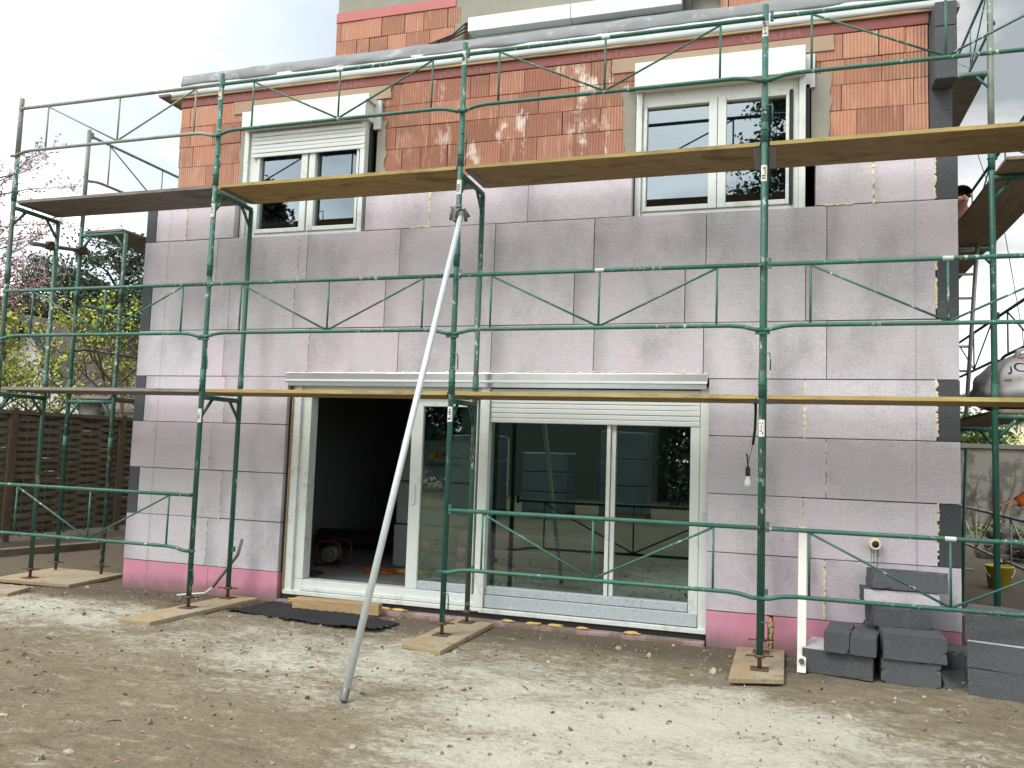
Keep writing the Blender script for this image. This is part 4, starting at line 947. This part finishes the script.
for s in (-1, 1):
    bm = nb(); n = Vector((s*(az-ez), 0, ex)).normalized()*.14
    P = [Vector((ax, 11.95, az)), Vector((ax+s*ex, 11.95, ez)), Vector((ax+s*ex, 20.5, ez)), Vector((ax, 20.5, az))]; P = P if s > 0 else P[::-1]
    hexa(bm, [tuple(p) for p in P]+[tuple(p+n) for p in P]); obj('roof', bm, TILE, GH)
    bm = nb(); P = [Vector((ax, 11.87, az-.12)), Vector((ax+s*ex*1.04, 11.87, ez-.22)), Vector((ax+s*ex*1.04, 11.94, ez-.22)), Vector((ax, 11.94, az-.12))]; P = P if s > 0 else P[::-1]
    hexa(bm, [tuple(p) for p in P]+[tuple(p+Vector((0, 0, .27))) for p in P]); obj('bargeboard', bm, m_simple('dark_green_board', (.012, .045, .035), .6), GH)
bm = nb()
for i in range(7): box(bm, ax-1.3+i*.37, ax-1.28+i*.37, 12.285, 12.298, 1.2, 3.2)
obj('board_joint', bm, CONC, GH)
LB = thing('low_building', (-19.5, 15, -.4), 'low building with a grey tiled roof beside the gabled house', 'building')
bm = nb(); box(bm, -21.3, -13.5, 13.2, 18, -.4, 2.2); obj('wall', bm, GW, LB)
bm = nb(); hexa(bm, [(-21.2, 12.8, 2.1), (-13.2, 12.8, 2.1), (-13.2, 15.6, 4.1), (-21.2, 15.6, 4.1), (-21.2, 12.8, 2.2), (-13.2, 12.8, 2.2), (-13.2, 15.6, 4.25), (-21.2, 15.6, 4.25)]); obj('roof', bm, TILE, LB)

# ------------------------------------------------------------------ background, right
CW = thing('concrete_wall', (4.5, 16.5, -.4), 'old stained concrete garden wall behind the right side scaffold', 'wall')
bm = nb(); box(bm, -1, 14, 16.5, 16.7, -.5, 1.80); obj('panel', bm, CONC, CW); bm = nb(); box(bm, -1.02, 14.02, 16.44, 16.76, 1.803, 1.92); obj('coping', bm, m_simple('dark_coping', (.11, .105, .09), .9, v=.2), CW, bevel=.01)
bm = nb()
for k in range(16):
    x, z = random.uniform(2.9, 4.6), random.uniform(-.3, .2); pts = [(x, 16.45, z)]
    for j in range(5): x += random.uniform(-.16, .16); z += random.uniform(.1, .35); pts.append((x, 16.46, z))
    tube(bm, pts, [.022, .018, .014, .011, .008, .004], 5, caps=False)
obj('climber', bm, BARK, loc=(3.7, 16.45, -.3), label='bare climber twigs on the stained concrete wall', cat='climber')
CB = thing('cream_building', (9, 27, -.4), 'low cream building just showing above the concrete wall', 'building')
bm = nb(); box(bm, 5.7, 16, 25, 30, -.4, 2.9); obj('wall', bm, m_simple('cream_render', (.62, .56, .43), .9), CB)
bm = nb(); box(bm, 5.6, 16.1, 24.9, 30.1, 2.903, 3.0); obj('roof', bm, CONC, CB)
for a in ((6.6, 7.3), (8.4, 9.2)): boxo('window', (*a, 24.97, 24.998, 1.6, 2.5), BLACK, CB, 0)
for k, (x, y, h) in enumerate(((3.9, 19.5, 1.5), (5.2, 20.5, 1.2), (2.9, 18.8, 1.3))):
    tree('garden_bush', (x, y, -.4), ['leafy green bush above the concrete wall next to the house corner', 'thin flowering bush before the cream building', 'green bush behind the concrete wall nearest the house'][k], 'bush', h, .9, 4, 3, LFG if k != 1 else LFY, .07, 9 if k != 1 else 3, .16, r0=.05, gn=.7, group='bushes beyond the concrete wall')
bm = nb(); tl = bm.loops.layers.float_color.new('tint')
for k in range(2600):
    x = random.uniform(1, 6.5); y = 16.4-abs(random.gauss(0, .5)); tintleaf(bm, tl, Vector((x, y, -.36+abs(random.gauss(0, .13)))), .05, random.random(), .5)
obj('weeds', bm, LFG, loc=(4, 16, -.4), kind='stuff', label='green weeds growing along the foot of the concrete wall', cat='weeds')
bm = nb()
for k in range(26): lump(bm, (random.gauss(2.55, .3), random.gauss(9.6, .4), -.25+abs(random.gauss(0, .17))), random.uniform(.06, .17), 1, (1.2, 1, .8), .25)
obj('rubble_heap', bm, m_simple('dark_rubble', (.06, .05, .043), .95, v=.4), loc=(2.55, 9.6, -.3), label='heap of dark rubble on the soil in front of the concrete wall', cat='rubble')
bm = nb(); hexa(bm, [(1.0, 7.4, -.33), (1.5, 7.2, -.33), (1.55, 7.5, -.33), (1.05, 7.7, -.33), (1.0, 7.4, -.28), (1.5, 7.2, -.28), (1.55, 7.5, -.28), (1.05, 7.7, -.28)])
obj('paving_slab', bm, CONC, loc=(1.27, 7.45, -.33), bevel=.01, label='pale slab lying on the soil behind the house corner', cat='slab')
bm = nb(); tube(bm, [(4.0, 20, 11.5), (4.91, 20, 8.21), (5.31, 20, 5.36), (5.5, 20, 3.0)], .012, 5)
obj('overhead_cable', bm, BLACK, loc=(5, 20, 6), label='thin overhead cable hanging down the sky at the right edge', cat='cable')
# power pole with sagging wires, mirrored in the panes
# unseen conifers opposite; stand-in sheds and pallets added for reflections in the glass
random.seed(9)
def conifer(x, y, h, r, label):
    T = thing('conifer', (x, y, -.4), label, 'tree', 'conifers across the street')
    bm = nb(); tube(bm, [(x, y, -.4), (x, y, h)], [.25, .03], 8); pts = []
    z = 1.0
    while z < h-.3:
        rr = r*(1-z/h)**.8
        for k in range(7):
            az = random.uniform(0, 6.28); e = Vector((x+rr*math.cos(az), y+rr*math.sin(az), z-.25*rr)); tube(bm, [(x, y, z), e], [.04, .01], 4, caps=False)
            for t in (.3, .5, .7, .85, 1.): pts.append((Vector((x, y, z)).lerp(e, t), rr))
        z += .38
    obj('trunk', bm, BARK, T); bm = nb(); tl = bm.loops.layers.float_color.new('tint')
    for p, rr in pts:
        for k in range(34 if h > 15 else 14): tintleaf(bm, tl, p+Vector((random.gauss(0, .24), random.gauss(0, .24), random.gauss(-.15, .22))), .10 if h > 15 else .15, random.random()*.7, .4)
    obj('crown', bm, LFD, T)
conifer(-.3, -24, 20, 6.2, 'tall dark conifer standing across from the house, right of the others')
conifer(-23.5, -24, 13.2, 4.6, 'medium conifer across from the house beside the sheds'); conifer(6.5, -27, 11, 3.2, 'bushy conifer across from the house at the far end')
conifer(-6.5, -29, 7.5, 3.4, 'short broad conifer across from the house behind the shed')
conifer(-15.2, -23, 8.5, 3.2, 'rounded conifer across from the house left of the long shed'); conifer(-18.8, -25, 9.5, 3.4, 'leaning conifer across from the house, leftmost but one')
for k, (x, y, h, lab) in enumerate(((-8.9, -13, 1.9, 'tall film wrapped stand-in pallet standing in the yard, leftmost of three'), (-7.1, -13.4, 1.5, 'film wrapped stand-in pallet standing in the yard, middle of three'), (-5.2, -14, 2.1, 'tallest film wrapped stand-in pallet standing in the yard, right of the others'))):
    T = thing('stand_in_pallet', (x, y, -.33), lab, 'pallet', 'stand-in wrapped pallets in the yard')  # unseen pallets added for the door glass to mirror
    for q in range(3): boxo('bundle', (x-.6, x+.6, y-.5, y+.5, -.18+q*h/3, -.18+(q+1)*h/3-.012), m_simple('pale_blue_film', (.15, .19, .20), .4, v=.5, sc=3), T, .03)
    for q in (-.5, 0, .5): boxo('pallet_block', (x-.6, x+.6, y+q-.05, y+q+.05, -.33, -.185), TIMB, T, .004)
for x0, x1, z1, y, lab in ((-13, -5.5, 3.0, -22, 'long dark stand-in shed across from the house'), (-4.5, 3.5, 2.6, -23, 'low dark stand-in shed across from the house beside the tall conifer')):
    T = thing('stand_in_shed', ((x0+x1)/2, y, -.4), lab, 'shed'); bm = nb(); box(bm, x0, x1, y-3, y, -.4, z1); obj('wall', bm, m_simple('weathered_boards', (.105, .125, .108), .9, v=.45, sc=3, stretch=(6, 1, .4)), T)  # unseen sheds added so the glass has something dark to mirror
    bm = nb(); box(bm, x0-.2, x1+.2, y-3.2, y+.2, z1+.003, z1+.15); obj('roof', bm, TILE, T)
    bm = nb(); box(bm, x0+1, x0+2, y+.003, y+.04, -.3, 1.8); obj('door', bm, GW, T)

# ------------------------------------------------------------------ people
def figure(name, loc, label, joints, links, shirt_idx, trouser_idx, shirt_mat, rootj):
    """joints: name -> (pos, radius). one continuous skinned body; clothing skins follow it"""
    T = thing(name, loc, label, 'person')
    def skin(nm, names, mat, grow, sub=2):
        ids = {n: i for i, n in enumerate(names)}
        me = bpy.data.meshes.new(nm); me.from_pydata([tuple(Vector(joints[n][0])-Vector(loc)) for n in names], [(ids[a], ids[b]) for a, b in links if a in ids and b in ids], [])
        me.materials.append(mat); o = bpy.data.objects.new(nm, me); COL.objects.link(o); o.parent = T; ORG[o.name] = Vector(loc)
        m = o.modifiers.new('skin', 'SKIN'); m.use_smooth_shade = True
        for i, n in enumerate(names): q = joints[n][1]+grow; me.skin_vertices[0].data[i].radius = (q, q)
        me.skin_vertices[0].data[ids.get(rootj, 0)].use_root = True
        s = o.modifiers.new('sub', 'SUBSURF'); s.levels = sub; s.render_levels = sub; return o
    skin('body', list(joints), SKIN, 0)
    skin('shirt', shirt_idx, shirt_mat, .018); skin('trousers', trouser_idx, m_simple('dark_work_trousers', (.03, .035, .05), .9), .02)
    return T
def hand(J, Lk, wrist, d, side, palm_dn):
    """adds palm, four fingers and thumb past the wrist joint"""
    w = Vector(J[wrist][0]); d = Vector(d).normalized(); s = Vector(side).normalized(); c = Vector(palm_dn).normalized()
    J[wrist+'p'] = (w+d*.07, .026); Lk.append((wrist, wrist+'p'))
    for i, (o, ln) in enumerate(((-.027, .065), (-.009, .075), (.009, .07), (.026, .055))):
        a, b, e = w+d*.095+s*o, w+d*(.095+ln*.5)+s*o+c*.008, w+d*(.095+ln)+s*o+c*.03
        for n, p, r in (('a', a, .0095), ('b', b, .0085), ('c', e, .007)): J['%sf%d%s' % (wrist, i, n)] = (p, r)
        Lk += [(wrist+'p', '%sf%da' % (wrist, i)), ('%sf%da' % (wrist, i), '%sf%db' % (wrist, i)), ('%sf%db' % (wrist, i), '%sf%dc' % (wrist, i))]
    for n, p, r in (('ta', w+d*.045-s*.035+c*.01, .011), ('tb', w+d*.085-s*.055+c*.025, .008)): J[wrist+n] = (p, r)
    Lk += [(wrist+'p', wrist+'ta'), (wrist+'ta', wrist+'tb')]
def face(T, c, fwd, hr, loc):
    c, f = Vector(c), Vector(fwd).normalized(); s = f.cross(Vector((0, 0, 1))).normalized(); up = s.cross(f)
    bm = nb(); g = bmesh.ops.create_icosphere(bm, subdivisions=3, radius=hr*1.13)
    kill = [v for v in g['verts'] if v.co.dot(f) > hr*.25 and v.co.z < hr*.62 or v.co.z < -hr*.35]
    bmesh.ops.translate(bm, verts=bm.verts, vec=c+Vector((0, 0, hr*.12))-f*hr*.06); bmesh.ops.delete(bm, geom=kill, context='VERTS'); obj('hair', bm, HAIR, T, smooth=True)
    bm = nb(); lump(bm, c+f*hr*1.08-up*hr*.12, hr*.17, 2, (1, 1, 1.5), .02); obj('nose', bm, SKIN, T, smooth=True)
    for k in (-1, 1):
        bm = nb(); lump(bm, c+f*hr*.90+s*hr*.36*k+up*hr*.08, hr*.13, 2, (1, 1, .6), 0); obj('eye', bm, BLACK, T, smooth=True)
        bm = nb(); lump(bm, c+s*hr*1.0*k, hr*.24, 2, (.6, .8, 1.2), .02); obj('ear', bm, SKIN, T, smooth=True)
    bm = nb(); lump(bm, c+f*hr*.92-up*hr*.52, hr*.2, 2, (1.3, 1.3, .3), 0); obj('mouth', bm, m_simple('lip', (.28, .11, .09), .5), T, smooth=True)
# person in orange at the right edge, arm stretched towards the scaffold pole
bx, by, bz = 1.22, 1.25, -.30
J = {'pel': ((bx, by, bz+.93), .125), 'sp': ((bx, by, bz+1.12), .12), 'ch': ((bx-.01, by, bz+1.30), .13), 'nk': ((bx-.02, by-.01, bz+1.47), .055), 'hd0': ((bx-.03, by-.02, bz+1.56), .085), 'hd': ((bx-.04, by-.02, bz+1.66), .09),
     'sl': ((bx-.17, by-.03, bz+1.40), .06), 'el': ((bx-.38, by-.05, bz+1.46), .043), 'wl': ((.665, 1.2, .995), .030), 'sr': ((bx+.19, by+.02, bz+1.40), .06), 'er': ((bx+.26, by+.02, bz+1.12), .043), 'wr': ((bx+.24, by-.10, bz+.88), .030),
     'hl': ((bx-.10, by, bz+.86), .09), 'kl': ((bx-.12, by-.03, bz+.48), .062), 'al': ((bx-.12, by+.02, bz+.09), .042), 'tl': ((bx-.13, by-.14, bz+.04), .035), 'hr': ((bx+.10, by, bz+.86), .09), 'kr': ((bx+.12, by-.02, bz+.48), .062), 'ar': ((bx+.12, by+.03, bz+.09), .042), 'tr': ((bx+.14, by-.13, bz+.04), .035)}
J['el'] = ((.80, 1.22, 1.09), .043)
Lk = [('pel', 'sp'), ('sp', 'ch'), ('ch', 'nk'), ('nk', 'hd0'), ('hd0', 'hd'), ('ch', 'sl'), ('sl', 'el'), ('el', 'wl'), ('ch', 'sr'), ('sr', 'er'), ('er', 'wr'), ('pel', 'hl'), ('hl', 'kl'), ('kl', 'al'), ('al', 'tl'), ('pel', 'hr'), ('hr', 'kr'), ('kr', 'ar'), ('ar', 'tr')]
hand(J, Lk, 'wl', (-1, 0, -.12), (0, 1, 0), (0, 0, -1)); hand(J, Lk, 'wr', (0, -.3, -1), (1, 0, 0), (0, -1, 0))
ORAN = m_simple('orange_cloth', (.50, .11, .02), .9, v=.12)
T = figure('person', (bx, by, bz), 'person in orange shirt reaching an arm in from the right edge', J, Lk, ['sp', 'ch', 'nk', 'sl', 'el', 'sr', 'er'], ['pel', 'hl', 'kl', 'al', 'hr', 'kr', 'ar'], ORAN, 'pel')
face(T, J['hd'][0], (-.3, -1, 0), .098, (bx, by, bz))
# sleeve reaching to the wrist
bm = nb(); tube(bm, [(.81, 1.222, 1.10), (.76, 1.214, 1.05), (.70, 1.206, 1.012), (.675, 1.203, 1.0)], [.062, .056, .050, .046], 14); obj('sleeve', bm, ORAN, T, smooth=True)
# person crouching on the upper side deck
hx, hy, hz = .60, 3.05, 4.43
J = {'pel': ((.62, 3.45, 3.98), .13), 'sp': ((.62, 3.38, 4.12), .12), 'ch': ((.61, 3.24, 4.24), .125), 'nk': ((.605, 3.12, 4.33), .055), 'hd0': ((.60, 3.07, 4.37), .08), 'hd': ((hx, hy, hz), .088),
     'sl': ((.45, 3.2, 4.22), .058), 'el': ((.42, 3.02, 4.02), .042), 'wl': ((.46, 2.95, 3.86), .029), 'sr': ((.77, 3.2, 4.22), .058), 'er': ((.80, 3.0, 4.02), .042), 'wr': ((.74, 2.96, 3.86), .029),
     'hl': ((.54, 3.42, 3.95), .09), 'kl': ((.50, 3.08, 3.90), .06), 'al': ((.50, 3.45, 3.85), .04), 'tl': ((.50, 3.60, 3.84), .033), 'hr': ((.70, 3.42, 3.95), .09), 'kr': ((.74, 3.08, 3.90), .06), 'ar': ((.74, 3.45, 3.85), .04), 'tr': ((.74, 3.60, 3.84), .033)}
Lk = Lk[:19]; hand(J, Lk, 'wl', (.1, -1, -.1), (1, 0, 0), (0, 0, -1)); hand(J, Lk, 'wr', (-.1, -1, -.1), (-1, 0, 0), (0, 0, -1))
T = figure('person', (.62, 3.45, 3.81), 'dark haired person crouching on the upper side deck, head peeking past the house corner', J, Lk, ['sp', 'ch', 'sl', 'el', 'sr', 'er'], ['pel', 'hl', 'kl', 'al', 'hr', 'kr', 'ar'], m_simple('grey_shirt', (.10, .10, .11), .9), 'pel')
face(T, (hx, hy, hz), (.1, -1, -.35), .098, (.62, 3.45, 3.81))

# ------------------------------------------------------------------ small debris
random.seed(21)
bm = nb(); MI = [((.29, .265, .21), 0), ((.17, .138, .10), 1), ((.45, .43, .38), 2), ((.38, .18, .10), 3), ((.07, .06, .048), 4)]
for k in range(4200):
    x, y = random.uniform(-12, 1.6), random.uniform(-5.4, .0) if random.random() < .8 else random.uniform(-1.3, .0)
    if -WX < x < 0 and y > -.02: continue
    s = abs(random.gauss(0, .0065))+.003
    if random.random() < .02: s *= 2.2
    mi = random.choices((0, 1, 2, 3, 4), (36, 52, 2, 1, 9))[0]
    g = bmesh.ops.create_icosphere(bm, subdivisions=1, radius=1) if s > .018 else bmesh.ops.create_cube(bm, size=1.4)
    r = Matrix.Rotation(random.uniform(0, 6), 3, Vector((random.random(), random.random(), random.random()+.1)).normalized()); q = (random.uniform(.7, 1.6), random.uniform(.6, 1.2), random.uniform(.35, .8)); z = gz(x, y)
    for v in g['verts']: v.co = r @ Vector((v.co.x*s*q[0], v.co.y*s*q[1], v.co.z*s*q[2])) * random.uniform(.8, 1.2) + Vector((x, y, z+s*.2))
    for fc in {f for v in g['verts'] for f in v.link_faces}: fc.material_index = mi
obj('gravel', bm, [m_simple('gravel_%d' % i if False else ['pale_stone', 'brown_stone', 'white_chip', 'brick_chip', 'dark_chip'][i], c, .95, v=.2) for c, i in MI], kind='stuff', label='small stones and chips scattered on the soil', cat='gravel')
bm = nb()
for k in range(70):
    x, y = random.uniform(-11, 1), random.uniform(-4.6, -.1); l = random.uniform(.03, .10); a = random.uniform(0, 6.28); z = gz(x, y)+.006
    tube(bm, [(x, y, z), (x+l*.5*math.cos(a)+random.uniform(-.01, .01), y+l*.5*math.sin(a), z+.008), (x+l*math.cos(a), y+l*math.sin(a), z)], random.uniform(.002, .005), 4)
obj('twigs', bm, BARK, kind='stuff', label='short dry twigs scattered on the soil', cat='twigs')
